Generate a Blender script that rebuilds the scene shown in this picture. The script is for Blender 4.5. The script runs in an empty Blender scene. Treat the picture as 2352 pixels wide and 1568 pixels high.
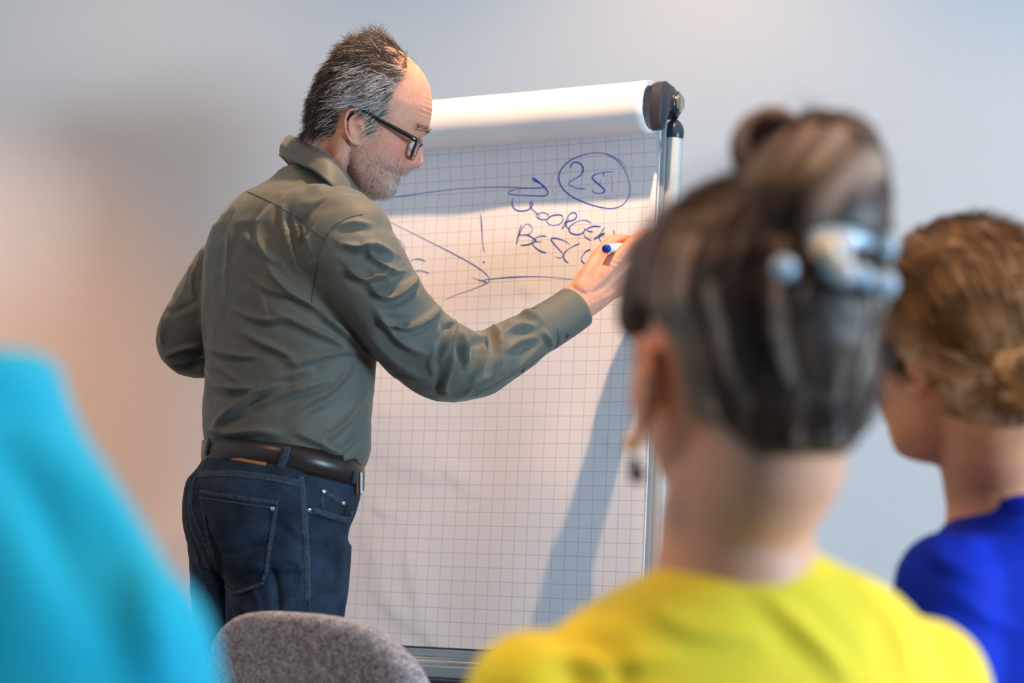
import bpy, math, random
import numpy as np
from mathutils import Vector, Matrix
from mathutils.bvhtree import BVHTree

# ------------------------------------------------------------------ camera
FPX = 70.0 / 36.0 * 2352.0
PITCH = 0.0543925602
CAMP = np.array([0.0, 0.0, 1.08])
scene = bpy.context.scene
col = scene.collection
cam_data = bpy.data.cameras.new('camera')
cam_data.lens = 70.0
cam_data.sensor_width = 36.0
cam_data.clip_start = 0.05
cam_data.dof.use_dof = True
cam_data.dof.focus_distance = 3.27
cam_data.dof.aperture_fstop = 3.2
cam = bpy.data.objects.new('camera', cam_data)
cam.location = CAMP.tolist()
cam.rotation_euler = (math.pi / 2 + PITCH, 0, 0)
col.objects.link(cam)
scene.camera = cam

# ------------------------------------------------------------------ world, lights, exposure
world = bpy.data.worlds.new('world')
scene.world = world
world.use_nodes = True
bg = world.node_tree.nodes['Background']
bg.inputs['Color'].default_value = (0.60, 0.78, 1.0, 1)
bg.inputs['Strength'].default_value = 0.09

def lamp(name, kind, loc, target, energy, color, **kw):
    d = bpy.data.lights.new(name, kind)
    d.energy = energy
    d.color = color
    for k, v in kw.items():
        setattr(d, k, v)
    o = bpy.data.objects.new(name, d)
    o.location = loc
    o.rotation_euler = (Vector(target) - Vector(loc)).to_track_quat('-Z', 'Y').to_euler()
    col.objects.link(o)
    return o

# daylight through the low window band in the wall on the right, beside the audience
lamp('window_daylight', 'AREA', (3.06, 0.85, 1.22), (0.0, 3.5, 1.3), 172, (0.57, 0.785, 1.0),
     shape='RECTANGLE', size=1.3, size_y=0.62)
# warm ceiling spots: one right above the flip chart, one over the audience aimed at the wall
lamp('ceiling_spot', 'SPOT', (0.12, 3.10, 2.64), (-0.02, 3.50, 1.0), 118, (1.0, 0.60, 0.34),
     spot_size=math.radians(66), spot_blend=0.5, shadow_soft_size=0.022)
lamp('ceiling_spot_wall', 'SPOT', (-1.50, 2.55, 2.64), (-1.34, 4.55, 0.86), 122, (1.0, 0.36, 0.02),
     spot_size=math.radians(46), spot_blend=1.0, shadow_soft_size=0.03)
for dx, dy, en, cone in ((-1.0, 2.05, 34, 130), (1.75, 3.75, 18, 130), (0.45, 4.0, 16, 130), (-0.85, 3.95, 9, 130),  # unseen downlights, added to warm the wall, the audience and the man's back
                         (0.35, 1.10, 46, 92), (-0.55, 0.75, 30, 92), (1.05, 1.75, 30, 92)):
    lamp('added_downlight', 'SPOT', (dx, dy, 2.64), (dx, dy + 0.1, 0.0), en, (1.0, 0.55, 0.24),
         spot_size=math.radians(cone), spot_blend=0.7, shadow_soft_size=0.07)

scene.view_settings.view_transform = 'Standard'
scene.view_settings.look = 'None'
scene.view_settings.gamma = 1.0
scene.view_settings.use_curve_mapping = False
scene.view_settings.exposure = 0.14

# ------------------------------------------------------------------ helpers
rng = np.random.default_rng(7)
random.seed(7)
CP, SP = math.cos(PITCH), math.sin(PITCH)

def ray(px, py):
    a = (px - 1176.0) / FPX
    b = (py - 784.0) / FPX
    return np.array([a, CP + b * SP, SP - b * CP])

def P(px, py, Y):
    d = ray(px, py)
    return CAMP + d * ((Y - CAMP[1]) / d[1])

def project(V):
    D = np.asarray(V, float) - CAMP
    z = D[..., 1] * CP + D[..., 2] * SP
    y = D[..., 1] * SP - D[..., 2] * CP
    return np.stack([1176.0 + FPX * D[..., 0] / z, 784.0 + FPX * y / z], -1)

ORIGIN = {}

def root(name, label, cat, loc=(0, 0, 0), group=None):
    o = bpy.data.objects.new(name, None)
    o.empty_display_size = 0.1
    o.location = loc
    col.objects.link(o)
    o['label'] = label
    o['category'] = cat
    if group:
        o['group'] = group
    ORIGIN[o.name] = np.array(loc, float)
    return o

def org(o):
    while o is not None:
        if o.name in ORIGIN:
            return ORIGIN[o.name]
        o = o.parent
    return np.zeros(3)

def mk(name, V, F, mat, parent=None, smooth=True, label=None, kind=None, colors=None, mats=None, fmat=None):
    V = np.asarray(V, float)
    if parent is not None:
        V = V - org(parent)
    me = bpy.data.meshes.new(name)
    if isinstance(F, np.ndarray):
        F = F.tolist()
    me.from_pydata(V.tolist(), [], F)
    if mats is None:
        mats = [mat]
    for m in mats:
        me.materials.append(m)
    if fmat is not None:
        me.polygons.foreach_set('material_index', np.asarray(fmat, np.int32))
    if smooth:
        me.polygons.foreach_set('use_smooth', np.ones(len(me.polygons), bool))
    if colors is not None:
        at = me.color_attributes.new('Col', 'FLOAT_COLOR', 'POINT')
        c = np.ones((len(V), 4), np.float32)
        c[:, :3] = colors
        at.data.foreach_set('color', c.ravel())
    me.update()
    o = bpy.data.objects.new(name, me)
    col.objects.link(o)
    if parent is not None:
        o.parent = parent
    if label:
        o['label'] = label
    if kind:
        o['kind'] = kind
    return o

def sharp(o, deg=35):
    o.data.set_sharp_from_angle(angle=math.radians(deg))
    return o

class MB:
    """collects pieces into one mesh"""
    def __init__(s):
        s.V = []; s.F = []; s.n = 0
    def add(s, V, F):
        V = np.asarray(V, float)
        s.V.append(V)
        s.F += [[i + s.n for i in f] for f in (F.tolist() if isinstance(F, np.ndarray) else F)]
        s.n += len(V)
        return s
    def out(s):
        return np.concatenate(s.V), s.F

def loft(rings, cap0=True, cap1=True, closed=True):
    R = np.asarray(rings, float)
    k, n = R.shape[:2]
    V = R.reshape(-1, 3)
    F = []
    m = n if closed else n - 1
    for i in range(k - 1):
        for j in range(m):
            a = i * n + j; b = i * n + (j + 1) % n
            F.append([a, b, b + n, a + n])
    if cap0:
        V = np.vstack([V, R[0].mean(0)]); c = len(V) - 1
        F += [[c, (j + 1) % n, j] for j in range(n)]
    if cap1:
        V = np.vstack([V, R[-1].mean(0)]); c = len(V) - 1
        o = (k - 1) * n
        F += [[c, o + j, o + (j + 1) % n] for j in range(n)]
    return V, F

def norm(v):
    v = np.asarray(v, float)
    return v / (np.linalg.norm(v, axis=-1, keepdims=True) + 1e-12)

def spline(pts, n):
    """Catmull-Rom through points, n samples, roughly even"""
    p = np.asarray(pts, float)
    if len(p) == 2:
        t = np.linspace(0, 1, n)[:, None]
        return p[0] * (1 - t) + p[1] * t
    q = np.vstack([2 * p[0] - p[1], p, 2 * p[-1] - p[-2]])
    out = []
    seg = len(p) - 1
    k = max(4, int(math.ceil(n * 3 / seg)))
    for i in range(seg):
        p0, p1, p2, p3 = q[i:i + 4]
        t = np.linspace(0, 1, k, endpoint=False)[:, None]
        out.append(0.5 * (2 * p1 + (p2 - p0) * t + (2 * p0 - 5 * p1 + 4 * p2 - p3) * t ** 2 + (3 * p1 - p0 - 3 * p2 + p3) * t ** 3))
    out = np.vstack(out + [p[-1:]])
    d = np.r_[0, np.cumsum(np.linalg.norm(np.diff(out[:, :3] if out.shape[1] >= 3 else out, axis=0), axis=1))]
    s = np.linspace(0, d[-1], n)
    return np.stack([np.interp(s, d, out[:, j]) for j in range(out.shape[1])], 1)

def frames(path, up=(0, 0, 1)):
    T = np.gradient(path, axis=0)
    T = norm(T)
    n0 = np.asarray(up, float)
    A = []; B = []
    for t in T:
        a = n0 - t * (n0 @ t)
        if np.linalg.norm(a) < 1e-6:
            a = np.array([1.0, 0, 0]) - t * t[0]
        a = norm(a); b = np.cross(t, a)
        A.append(a); B.append(b); n0 = a
    return T, np.array(A), np.array(B)

def tube(path, ra, rb=None, n=12, up=(0, 0, 1), cap=True, power=2.0):
    path = np.asarray(path, float)
    k = len(path)
    ra = np.broadcast_to(np.asarray(ra, float), (k,))
    rb = ra if rb is None else np.broadcast_to(np.asarray(rb, float), (k,))
    T, A, B = frames(path, up)
    th = np.linspace(0, 2 * np.pi, n, endpoint=False)
    c, s = np.cos(th), np.sin(th)
    if power != 2.0:
        c = np.sign(c) * np.abs(c) ** (2 / power); s = np.sign(s) * np.abs(s) ** (2 / power)
    R = path[:, None] + A[:, None] * (ra[:, None] * c)[..., None] + B[:, None] * (rb[:, None] * s)[..., None]
    return loft(R, cap, cap)

def capsule(path, ra, rb=None, n=14, up=(0, 0, 1)):
    """tube with rounded ends"""
    path = np.asarray(path, float); k = len(path)
    ra = np.broadcast_to(np.asarray(ra, float), (k,)).copy()
    rb = ra.copy() if rb is None else np.broadcast_to(np.asarray(rb, float), (k,)).copy()
    t0 = norm(path[0] - path[1]); t1 = norm(path[-1] - path[-2])
    pre = []; post = []; pa = []; qa = []; pb = []; qb = []
    for s in (0.98, 0.85, 0.6, 0.3):
        w = math.sqrt(1 - s * s)
        pre.append(path[0] + t0 * ra[0] * s); pa.append(ra[0] * w); pb.append(rb[0] * w)
    for s in (0.3, 0.6, 0.85, 0.98):
        w = math.sqrt(1 - s * s)
        post.append(path[-1] + t1 * ra[-1] * s); qa.append(ra[-1] * w); qb.append(rb[-1] * w)
    return tube(np.vstack([pre, path, post]), np.r_[pa, ra, qa], np.r_[pb, rb, qb], n, up)

def ellipsoid(c, r, n=24, m=16, R=None):
    th = np.linspace(0, 2 * np.pi, n, endpoint=False)
    rings = []
    for a in np.linspace(-np.pi / 2 + 0.05, np.pi / 2 - 0.05, m):
        rings.append(np.stack([np.cos(th) * np.cos(a), np.sin(th) * np.cos(a), np.full(n, np.sin(a))], 1))
    V, F = loft(rings)
    V = V * np.asarray(r, float)
    if R is not None:
        V = V @ np.asarray(R).T
    return V + np.asarray(c, float), F

def box(c, s, R=None):
    V = np.array([[x, y, z] for x in (-1, 1) for y in (-1, 1) for z in (-1, 1)], float) * np.asarray(s, float) / 2
    if R is not None:
        V = V @ np.asarray(R, float).T
    F = [[0, 1, 3, 2], [4, 6, 7, 5], [0, 4, 5, 1], [2, 3, 7, 6], [0, 2, 6, 4], [1, 5, 7, 3]]
    return V + np.asarray(c, float), F

def vnormals(V, F):
    me = bpy.data.meshes.new('t'); me.from_pydata(V.tolist(), [], F if isinstance(F, list) else F.tolist()); me.update()
    N = np.zeros(len(V) * 3); me.vertices.foreach_get('normal', N)
    bpy.data.meshes.remove(me)
    return N.reshape(-1, 3)

def evaluate(V, F, mods):
    """run modifiers [(type, settings)] on a temporary mesh and return arrays"""
    me = bpy.data.meshes.new('tmp'); me.from_pydata(np.asarray(V).tolist(), [], F if isinstance(F, list) else F.tolist()); me.update()
    o = bpy.data.objects.new('tmp', me); col.objects.link(o)
    for t, kw in mods:
        m = o.modifiers.new(t.lower(), t)
        for k, v in kw.items():
            setattr(m, k, v)
    dg = bpy.context.evaluated_depsgraph_get()
    e = o.evaluated_get(dg); r = e.to_mesh()
    V2 = np.zeros(len(r.vertices) * 3); r.vertices.foreach_get('co', V2)
    F2 = [list(p.vertices) for p in r.polygons]
    e.to_mesh_clear()
    bpy.data.objects.remove(o); bpy.data.meshes.remove(me)
    return V2.reshape(-1, 3), F2

def remesh(V, F, vox, smooth=6, fac=0.5):
    mods = [('REMESH', dict(mode='VOXEL', voxel_size=vox, use_smooth_shade=True))]
    if smooth:
        mods.append(('SMOOTH', dict(iterations=smooth, factor=fac)))
    return evaluate(V, F, mods)

def noise1(x, seed=0):
    r = np.random.default_rng(seed); k = r.uniform(-1, 1, 512)
    i = np.floor(x).astype(int); t = x - i; t = t * t * (3 - 2 * t)
    return k[i % 512] * (1 - t) + k[(i + 1) % 512] * t

def noise3(Pt, seed=0):
    r = np.random.default_rng(seed); g = r.uniform(-1, 1, (32, 32, 32))
    i = np.floor(Pt).astype(int); t = Pt - i; t = t * t * (3 - 2 * t)
    o = 0
    for dx in (0, 1):
        for dy in (0, 1):
            for dz in (0, 1):
                w = (t[:, 0] if dx else 1 - t[:, 0]) * (t[:, 1] if dy else 1 - t[:, 1]) * (t[:, 2] if dz else 1 - t[:, 2])
                o = o + w * g[(i[:, 0] + dx) % 32, (i[:, 1] + dy) % 32, (i[:, 2] + dz) % 32]
    return o

# ------------------------------------------------------------------ materials
def mat(name, color, rough=0.6, metal=0.0, spec=0.5, noise=None, bump=None, attr=False, sheen=0.0, sss=0.0,
        coat=0.0, trans=0.0, ior=1.45, weave=None, sheen_tint=None, emit=None, sub_r=(1, .3, .15)):
    m = bpy.data.materials.new(name); m.use_nodes = True
    nt = m.node_tree; b = nt.nodes['Principled BSDF']
    def N(t, **k):
        n = nt.nodes.new(t)
        for a, v in k.items():
            setattr(n, a, v)
        return n
    L = nt.links.new
    b.inputs['Base Color'].default_value = (*color, 1)
    b.inputs['Roughness'].default_value = rough
    b.inputs['Metallic'].default_value = metal
    b.inputs['Specular IOR Level'].default_value = spec
    b.inputs['IOR'].default_value = ior
    b.inputs['Coat Weight'].default_value = coat
    b.inputs['Transmission Weight'].default_value = trans
    if sheen:
        b.inputs['Sheen Weight'].default_value = sheen
        b.inputs['Sheen Roughness'].default_value = 0.4
        if sheen_tint:
            b.inputs['Sheen Tint'].default_value = (*sheen_tint, 1)
    if sss:
        b.inputs['Subsurface Weight'].default_value = sss
        b.inputs['Subsurface Radius'].default_value = sub_r
        b.inputs['Subsurface Scale'].default_value = 0.006
    tc = N('ShaderNodeTexCoord')
    src = None
    if attr:
        a = N('ShaderNodeAttribute', attribute_name='Col'); src = a.outputs['Color']
    if noise:   # (scale, detail, amount) value variation
        for k, (sc, det, amt) in enumerate(noise):
            t = N('ShaderNodeTexNoise'); t.inputs['Scale'].default_value = sc; t.inputs['Detail'].default_value = det
            L(tc.outputs['Object'], t.inputs['Vector'])
            mp = N('ShaderNodeMapRange'); mp.inputs[1].default_value = 0.3; mp.inputs[2].default_value = 0.7
            mp.inputs[3].default_value = 1 - amt; mp.inputs[4].default_value = 1 + amt
            L(t.outputs['Fac'], mp.inputs[0])
            mx = N('ShaderNodeMix', data_type='RGBA', blend_type='MULTIPLY'); mx.inputs[0].default_value = 1
            if src is None:
                mx.inputs[6].default_value = (*color, 1)
            else:
                L(src, mx.inputs[6])
            L(mp.outputs[0], mx.inputs[7]); src = mx.outputs[2]
    if src is not None:
        L(src, b.inputs['Base Color'])
    nrm = None
    if bump:    # [(scale, detail, strength, distance)]
        for sc, det, st, di in bump:
            t = N('ShaderNodeTexNoise'); t.inputs['Scale'].default_value = sc; t.inputs['Detail'].default_value = det
            L(tc.outputs['Object'], t.inputs['Vector'])
            u = N('ShaderNodeBump'); u.inputs['Strength'].default_value = st; u.inputs['Distance'].default_value = di
            L(t.outputs['Fac'], u.inputs['Height'])
            if nrm is not None:
                L(nrm, u.inputs['Normal'])
            nrm = u.outputs['Normal']
    if nrm is not None:
        L(nrm, b.inputs['Normal'])
    if emit:
        b.inputs['Emission Color'].default_value = (*emit[:3], 1); b.inputs['Emission Strength'].default_value = emit[3]
    return m

def srgb(r, g, b):
    f = lambda c: c / 12.92 if c <= 0.04045 else ((c + 0.055) / 1.055) ** 2.4
    return (f(r / 255), f(g / 255), f(b / 255))

# ------------------------------------------------------------------ room
M_wall = mat('wall_paint', (0.80, 0.80, 0.79), 0.85, bump=[(160, 3, 0.06, 0.002), (3, 2, 0.05, 0.01)], noise=[(1.2, 2, 0.015)])
M_ceil = mat('ceiling_paint', (0.80, 0.80, 0.78), 0.9)
M_floor = mat('carpet_floor', (0.11, 0.11, 0.12), 0.95, noise=[(180, 2, 0.25)], bump=[(300, 2, 0.4, 0.003)])
M_trim = mat('white_lacquer', (0.78, 0.78, 0.76), 0.4)
M_glass = mat('clear_glass', (1, 1, 1), 0.02, trans=1.0)

def struct(name, V, F, m, parent=None):
    o = mk(name, V, F, m, parent, smooth=False)
    if parent is None:
        o['kind'] = 'structure'
    return o

YW = 4.55
struct('floor', *box((0.6, 1.6, -0.05), (5.4, 6.1, 0.1)), M_floor)
struct('ceiling', *box((0.6, 1.6, 2.75), (5.4, 6.1, 0.1)), M_ceil)
struct('wall_back', *box((0.6, YW + 0.05, 1.35), (5.4, 0.1, 2.7)), M_wall)
struct('wall_left', *box((-2.05, 1.6, 1.35), (0.1, 6.0, 2.7)), M_wall)
w = MB()
w.add(*box((3.15, 3.0, 1.35), (0.1, 3.0, 2.7)))
w.add(*box((3.15, -0.6, 1.35), (0.1, 1.6, 2.7)))
w.add(*box((3.15, 0.85, 0.445), (0.1, 1.3, 0.89)))
w.add(*box((3.15, 0.85, 2.125), (0.1, 1.3, 1.15)))
struct('wall_right', *w.out(), M_wall)
win = MB()
for y in (0.225, 0.85, 1.475):
    win.add(*box((3.15, y, 1.22), (0.06, 0.05, 0.66)))
for z in (0.915, 1.525):
    win.add(*box((3.15, 0.85, z), (0.06, 1.3, 0.05)))
wo = struct('window_1', *win.out(), M_trim)
for y in (0.5375, 1.1625):
    struct('pane', *box((3.15, y, 1.22), (0.008, 0.575, 0.56)), M_glass, wo)
struct('baseboard_back', *box((0.6, YW - 0.008, 0.04), (5.2, 0.016, 0.08)), M_trim)
# ------------------------------------------------------------------ flip chart
FO = np.array([0.24131863, 3.56428512, 1.08 + 0.53265347])
FU = np.array([0.890215186, -0.455540254, 0.0])
FV = np.array([-0.04832316, -0.09443296, -0.99435773]); FV = norm(FV - FU * (FU @ FV))
FN = np.cross(FV, FU)           # towards the audience
if FN[1] > 0:
    FN = -FN
CELL = 0.025
FR = np.stack([FU, FV, FN], 1)

def FC(c, r, h=0.0):
    c = np.asarray(c, float)[..., None]; r = np.asarray(r, float)[..., None]; h = np.asarray(h, float)[..., None]
    return FO + FU * CELL * c + FV * CELL * r + FN * h

def on_paper(px, py, h=0.0):
    d = ray(px, py)
    t = ((FO + FN * h - CAMP) @ FN) / (d @ FN)
    return CAMP + d * t

def fbox(c0, c1, r0, r1, h0, h1):
    return box(FC((c0 + c1) / 2, (r0 + r1) / 2, (h0 + h1) / 2), ((c1 - c0) * CELL, (r1 - r0) * CELL, h1 - h0), FR)

def bevel(V, F, w=0.003, seg=2):
    return evaluate(V, F, [('BEVEL', dict(width=w, segments=seg, limit_method='ANGLE'))])

M_paper = mat('white_paper', (0.86, 0.86, 0.86), 0.75, spec=0.3)
def paper_grid(m):
    nt = m.node_tree; b = nt.nodes['Principled BSDF']; L = nt.links.new
    uv = nt.nodes.new('ShaderNodeUVMap'); uv.uv_map = 'UVMap'
    sep = nt.nodes.new('ShaderNodeSeparateXYZ'); L(uv.outputs[0], sep.inputs[0])
    outs = []
    for i, wd in ((0, 0.019), (1, 0.019)):
        a = nt.nodes.new('ShaderNodeMath'); a.operation = 'ADD'; a.inputs[1].default_value = 0.5; L(sep.outputs[i], a.inputs[0])
        fr = nt.nodes.new('ShaderNodeMath'); fr.operation = 'FRACT'; L(a.outputs[0], fr.inputs[0])
        s = nt.nodes.new('ShaderNodeMath'); s.operation = 'SUBTRACT'; s.inputs[1].default_value = 0.5; L(fr.outputs[0], s.inputs[0])
        ab = nt.nodes.new('ShaderNodeMath'); ab.operation = 'ABSOLUTE'; L(s.outputs[0], ab.inputs[0])
        mr = nt.nodes.new('ShaderNodeMapRange'); mr.inputs[1].default_value = wd * 0.6; mr.inputs[2].default_value = wd * 1.5
        mr.inputs[3].default_value = 1; mr.inputs[4].default_value = 0; L(ab.outputs[0], mr.inputs[0]); outs.append(mr.outputs[0])
    mx = nt.nodes.new('ShaderNodeMath'); mx.operation = 'MAXIMUM'; L(outs[0], mx.inputs[0]); L(outs[1], mx.inputs[1])
    mm = nt.nodes.new('ShaderNodeMath'); mm.operation = 'MULTIPLY'; mm.inputs[1].default_value = 0.54; L(mx.outputs[0], mm.inputs[0])
    c = nt.nodes.new('ShaderNodeMix'); c.data_type = 'RGBA'
    c.inputs[6].default_value = (0.84, 0.83, 0.85, 1); c.inputs[7].default_value = (0.25, 0.26, 0.33, 1)
    L(mm.outputs[0], c.inputs[0]); L(c.outputs[2], b.inputs['Base Color'])
    # two sheets deep some writing of the sheet below shows through as a faint print
M_gridpaper = mat('gridded_paper', (0.84, 0.84, 0.85), 0.75, spec=0.25, bump=[(9, 3, 0.10, 0.01)])
paper_grid(M_gridpaper)
M_black = mat('black_plastic', (0.030, 0.030, 0.042), 0.34, bump=[(400, 2, 0.05, 0.001)])
M_alu = mat('brushed_aluminium', (0.62, 0.65, 0.66), 0.32, metal=0.85, noise=[(40, 2, 0.06)])
M_pole = mat('light_grey_coated_steel', (0.50, 0.56, 0.56), 0.42, metal=0.1)
M_ledge = mat('blue_grey_lacquered_steel', (0.27, 0.36, 0.41), 0.35, metal=0.2)
M_board = mat('grey_board_edge', (0.30, 0.31, 0.31), 0.5)
M_navy = mat('dark_blue_plastic', (0.02, 0.035, 0.055), 0.3)
M_ink = mat('blue_marker_ink', (0.012, 0.085, 0.55), 0.6)
M_redink = mat('faint_red_pencil', (0.62, 0.42, 0.50), 0.8)
M_brass = mat('satin_brass_steel', (0.60, 0.52, 0.38), 0.22, metal=1.0)

easel_base = FC(-12, 0, -0.2); easel_base[2] = 0.0
easel = root('flipchart_easel', 'grey metal flip chart easel with black clamp holding the gridded paper', 'easel', tuple(easel_base))
mk('board', *bevel(*fbox(-25.3, 1.32, -4.0, 36.3, -0.018, -0.008), 0.003), M_board, easel, smooth=False)
# profile rails below the paper
mk('ledge', *bevel(*fbox(-25.4, 1.5, 36.0, 36.55, -0.03, 0.004), 0.002), M_ledge, easel, smooth=False)
mk('rail', *bevel(*fbox(-25.4, 1.5, 36.56, 36.80, -0.03, 0.012), 0.0015), M_alu, easel, smooth=False)
mk('rail', *bevel(*fbox(-25.4, 1.5, 36.86, 37.12, -0.03, 0.016), 0.0015), M_alu, easel, smooth=False)
mk('tray_front', *bevel(*fbox(-25.4, 1.5, 37.16, 38.05, -0.03, 0.020), 0.003), M_ledge, easel, smooth=False)
mk('tray', *bevel(*fbox(-25.4, 1.5, 38.08, 40.4, -0.03, 0.060), 0.004), M_black, easel, smooth=False)
# poles run from the clamp to the floor
for cc in (1.62, -25.6):
    top = FC(cc, -1.75, -0.030)
    k = (0.012 - top[2]) / FV[2]
    path = np.array([top, top + FV * k * 0.5, top + FV * k])
    pole = mk('pole', *tube(path, 0.0165, 0.0165, 20, up=FN), M_pole, easel); sharp(pole)
    foot = path[-1]
    mk('foot', *capsule([foot + np.array([0, 0, .0]), foot + np.array([0, 0, .03])], 0.022, n=16), M_black, pole)
    V, F = ellipsoid((0, 0, 0), (0.0185, 0.0185, 0.026), 20, 12)
    V = V @ np.stack([FU, FN, -FV], 1).T + FC(cc, -1.70, -0.030)
    mk('pole_cap', V, F, M_navy, pole)
# rear leg
a = FC(-12, 0, -0.05); bpt = np.array([a[0] + 0.26, 4.44, 0.012])
mk('rear_leg', *tube([a, (a + bpt) / 2, bpt], 0.014, n=16), M_pole, easel)
mk('crossbar', *tube([FC(-25.6, -1.2, -0.045), FC(-12, -1.2, -0.045), FC(1.62, -1.2, -0.045)], 0.012, n=14), M_pole, easel)

def clamp(sgn, cc):
    prof = [(0.0, -4.95), (0.022, -4.98), (0.037, -4.6), (0.044, -3.8), (0.047, -2.8), (0.046, -1.9), (0.040, -1.32), (0.032, -1.25), (0.026, -1.35),
            (0.016, -2.2), (0.006, -2.9), (-0.008, -3.15), (-0.022, -2.95), (-0.036, -2.75), (-0.045, -3.1), (-0.046, -3.9), (-0.036, -4.6), (-0.018, -4.93)]
    prof = np.array(prof)
    rings = []
    for d, s in ((0, 0.93), (0.06, 1.0), (0.80, 1.0), (0.90, 0.93)):
        q = (prof - prof.mean(0)) * s + prof.mean(0)
        rings.append(FC(np.full(len(q), cc + sgn * d), q[:, 1], q[:, 0] + 0.004))
    R = np.array(rings)
    n = R.shape[1]; V = R.reshape(-1, 3); F = []
    for i in range(3):
        for j in range(n):
            F.append([i * n + j, i * n + (j + 1) % n, (i + 1) * n + (j + 1) % n, (i + 1) * n + j])
    F.append(list(range(n))[::-1]); F.append([3 * n + j for j in range(n)])
    o = mk('clamp', V, F, M_black, easel); sharp(o, 40)
    # knob
    pth = np.array([FC(cc + sgn * d, -3.85, -0.022) for d in (0.7, 0.98, 1.18, 1.28)])
    k = mk('clamp_knob', *tube(pth, [0.0165, 0.0170, 0.0170, 0.0135], n=24, up=FN), M_brass, o); sharp(k, 40)
    pth = np.array([FC(cc + sgn * d, -3.85, -0.022) for d in (0.8, 1.02)])
    mk('knob_ring', *tube(pth, 0.021, n=24, up=FN), M_navy, o)
clamp(1, 1.0)
clamp(-1, -25.0)

# ------------------------------------------------------------------ pad of paper
pad = root('flipchart_pad', 'white gridded flip chart pad with blue handwriting and pages rolled over its top', 'paper pad', tuple(FC(-12, 36, 0)))
nc, nr = 130, 190
cs = np.linspace(-25, 1, nc); rs = np.linspace(-3.2, 35.84, nr)
Cg, Rg = np.meshgrid(cs, rs)
def sheet_h(c, r):
    h = 0.0016 * np.sin(c * 0.55 + 0.7 * np.sin(r * 0.21)) * np.clip((r + 2) / 10, 0, 1)
    h += 0.0016 * np.sin(r * 0.33 + c * 0.23 + 1.0)
    # curl where the sheet drops out from under the rolled pages
    h += 0.009 * np.exp(-((r + 1.8) / 2.2) ** 2) - 0.004 * np.exp(-((r - 1.2) / 1.3) ** 2)
    # dents and creases in the lower part (c0, r0, dc, dr, width, depth)
    for c0, r0, c1, r1, wd, dp in CREASES:
        dx, dy = c1 - c0, r1 - r0; L2 = dx * dx + dy * dy
        t = np.clip(((c - c0) * dx + (r - r0) * dy) / L2, 0, 1)
        d = ((c - c0) * dy - (r - r0) * dx) / math.sqrt(L2)
        e = np.hypot(c - c0 - t * dx, r - r0 - t * dy)
        h = h + 0.6 * dp * np.exp(-(e / wd) ** 2) * np.where(d > 0, 1, np.exp(-(e / (wd * 0.4)) ** 2)) * np.sin(np.pi * np.clip(0.15 + 0.7 * t, 0, 1))
    return h + 0.004
def creases():
    out = []
    for x0, y0, x1, y1, wd, dp in [(938, 1265, 975, 1435, 1.6, 0.0032), (880, 1378, 1005, 1480, 1.4, 0.0026), (1020, 1075, 1080, 1130, 1.3, 0.0022), (870, 1170, 890, 1180, 1.0, 0.0025),
                                   (905, 1060, 1010, 1090, 2.2, 0.0028), (1375, 1122, 1400, 1095, 0.8, 0.0018), (1195, 650, 1240, 685, 1.2, 0.0022), (840, 1180, 900, 1400, 2.6, 0.0030),
                                   (1395, 1010, 1410, 1025, 0.6, 0.0018)]:
        q = []
        for x, y in ((x0, y0), (x1, y1)):
            d = on_paper(x, y) - FO
            q += [d @ FU / CELL, d @ FV / CELL]
        out.append((*q, wd, dp))
    return out
CREASES = creases()
H = sheet_h(Cg, Rg)
V = FC(Cg.ravel(), Rg.ravel(), H.ravel())
F = [[i * nc + j, (i + 1) * nc + j, (i + 1) * nc + j + 1, i * nc + j + 1] for i in range(nr - 1) for j in range(nc - 1)]
sheet = mk('front_sheet', V, F, M_gridpaper, pad)
uvl = sheet.data.uv_layers.new(name='UVMap')
li = np.zeros(len(sheet.data.loops), np.int32); sheet.data.loops.foreach_get('vertex_index', li)
uvl.data.foreach_set('uv', np.stack([Cg.ravel()[li], Rg.ravel()[li]], 1).ravel())
mk('page_stack', *fbox(-25, 1, -3, 35.8, -0.0075, -0.0035), M_paper, pad, smooth=False)
# torn corner of a deeper page
mk('torn_corner', [FC(1.0, -1.0, .002), FC(1.0, 0.05, .002), FC(1.30, 0.0, .003), FC(1.12, -1.0, .003)], [[0, 1, 2, 3]], M_paper, pad, smooth=False)

# rolled-over pages: spiral of sheets extruded along the chart
def roll():
    n = 150
    t = np.linspace(0, 1, n)
    ang = -0.62 * np.pi + t * 2 * np.pi * 2.35
    shrink = 1 - 0.17 * t
    rr = 0.0475 * shrink; rh = 0.043 * shrink
    r = -2.95 - np.sin(ang) * rr / CELL * -1.0
    h = 0.043 - np.cos(ang) * rh * -1.0
    r = -2.95 + np.sin(ang) * rr / CELL
    h = 0.0415 + np.cos(ang) * rh
    out = []
    for c in np.r_[-24.9, np.linspace(-24, 0.4, 40), 0.98]:
        wob = 0.0006 * math.sin(c * 0.9) + 0.0009 * math.sin(c * 0.31 + 1)
        out.append(FC(np.full(n, c), r, h + wob))
    V = np.array(out).reshape(-1, 3); k = len(out)
    F = [[i * n + j, i * n + j + 1, (i + 1) * n + j + 1, (i + 1) * n + j] for i in range(k - 1) for j in range(n - 1)]
    return evaluate(V, F, [('SOLIDIFY', dict(thickness=0.0009, offset=0))])
mk('rolled_pages', *roll(), M_paper, pad)

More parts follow.
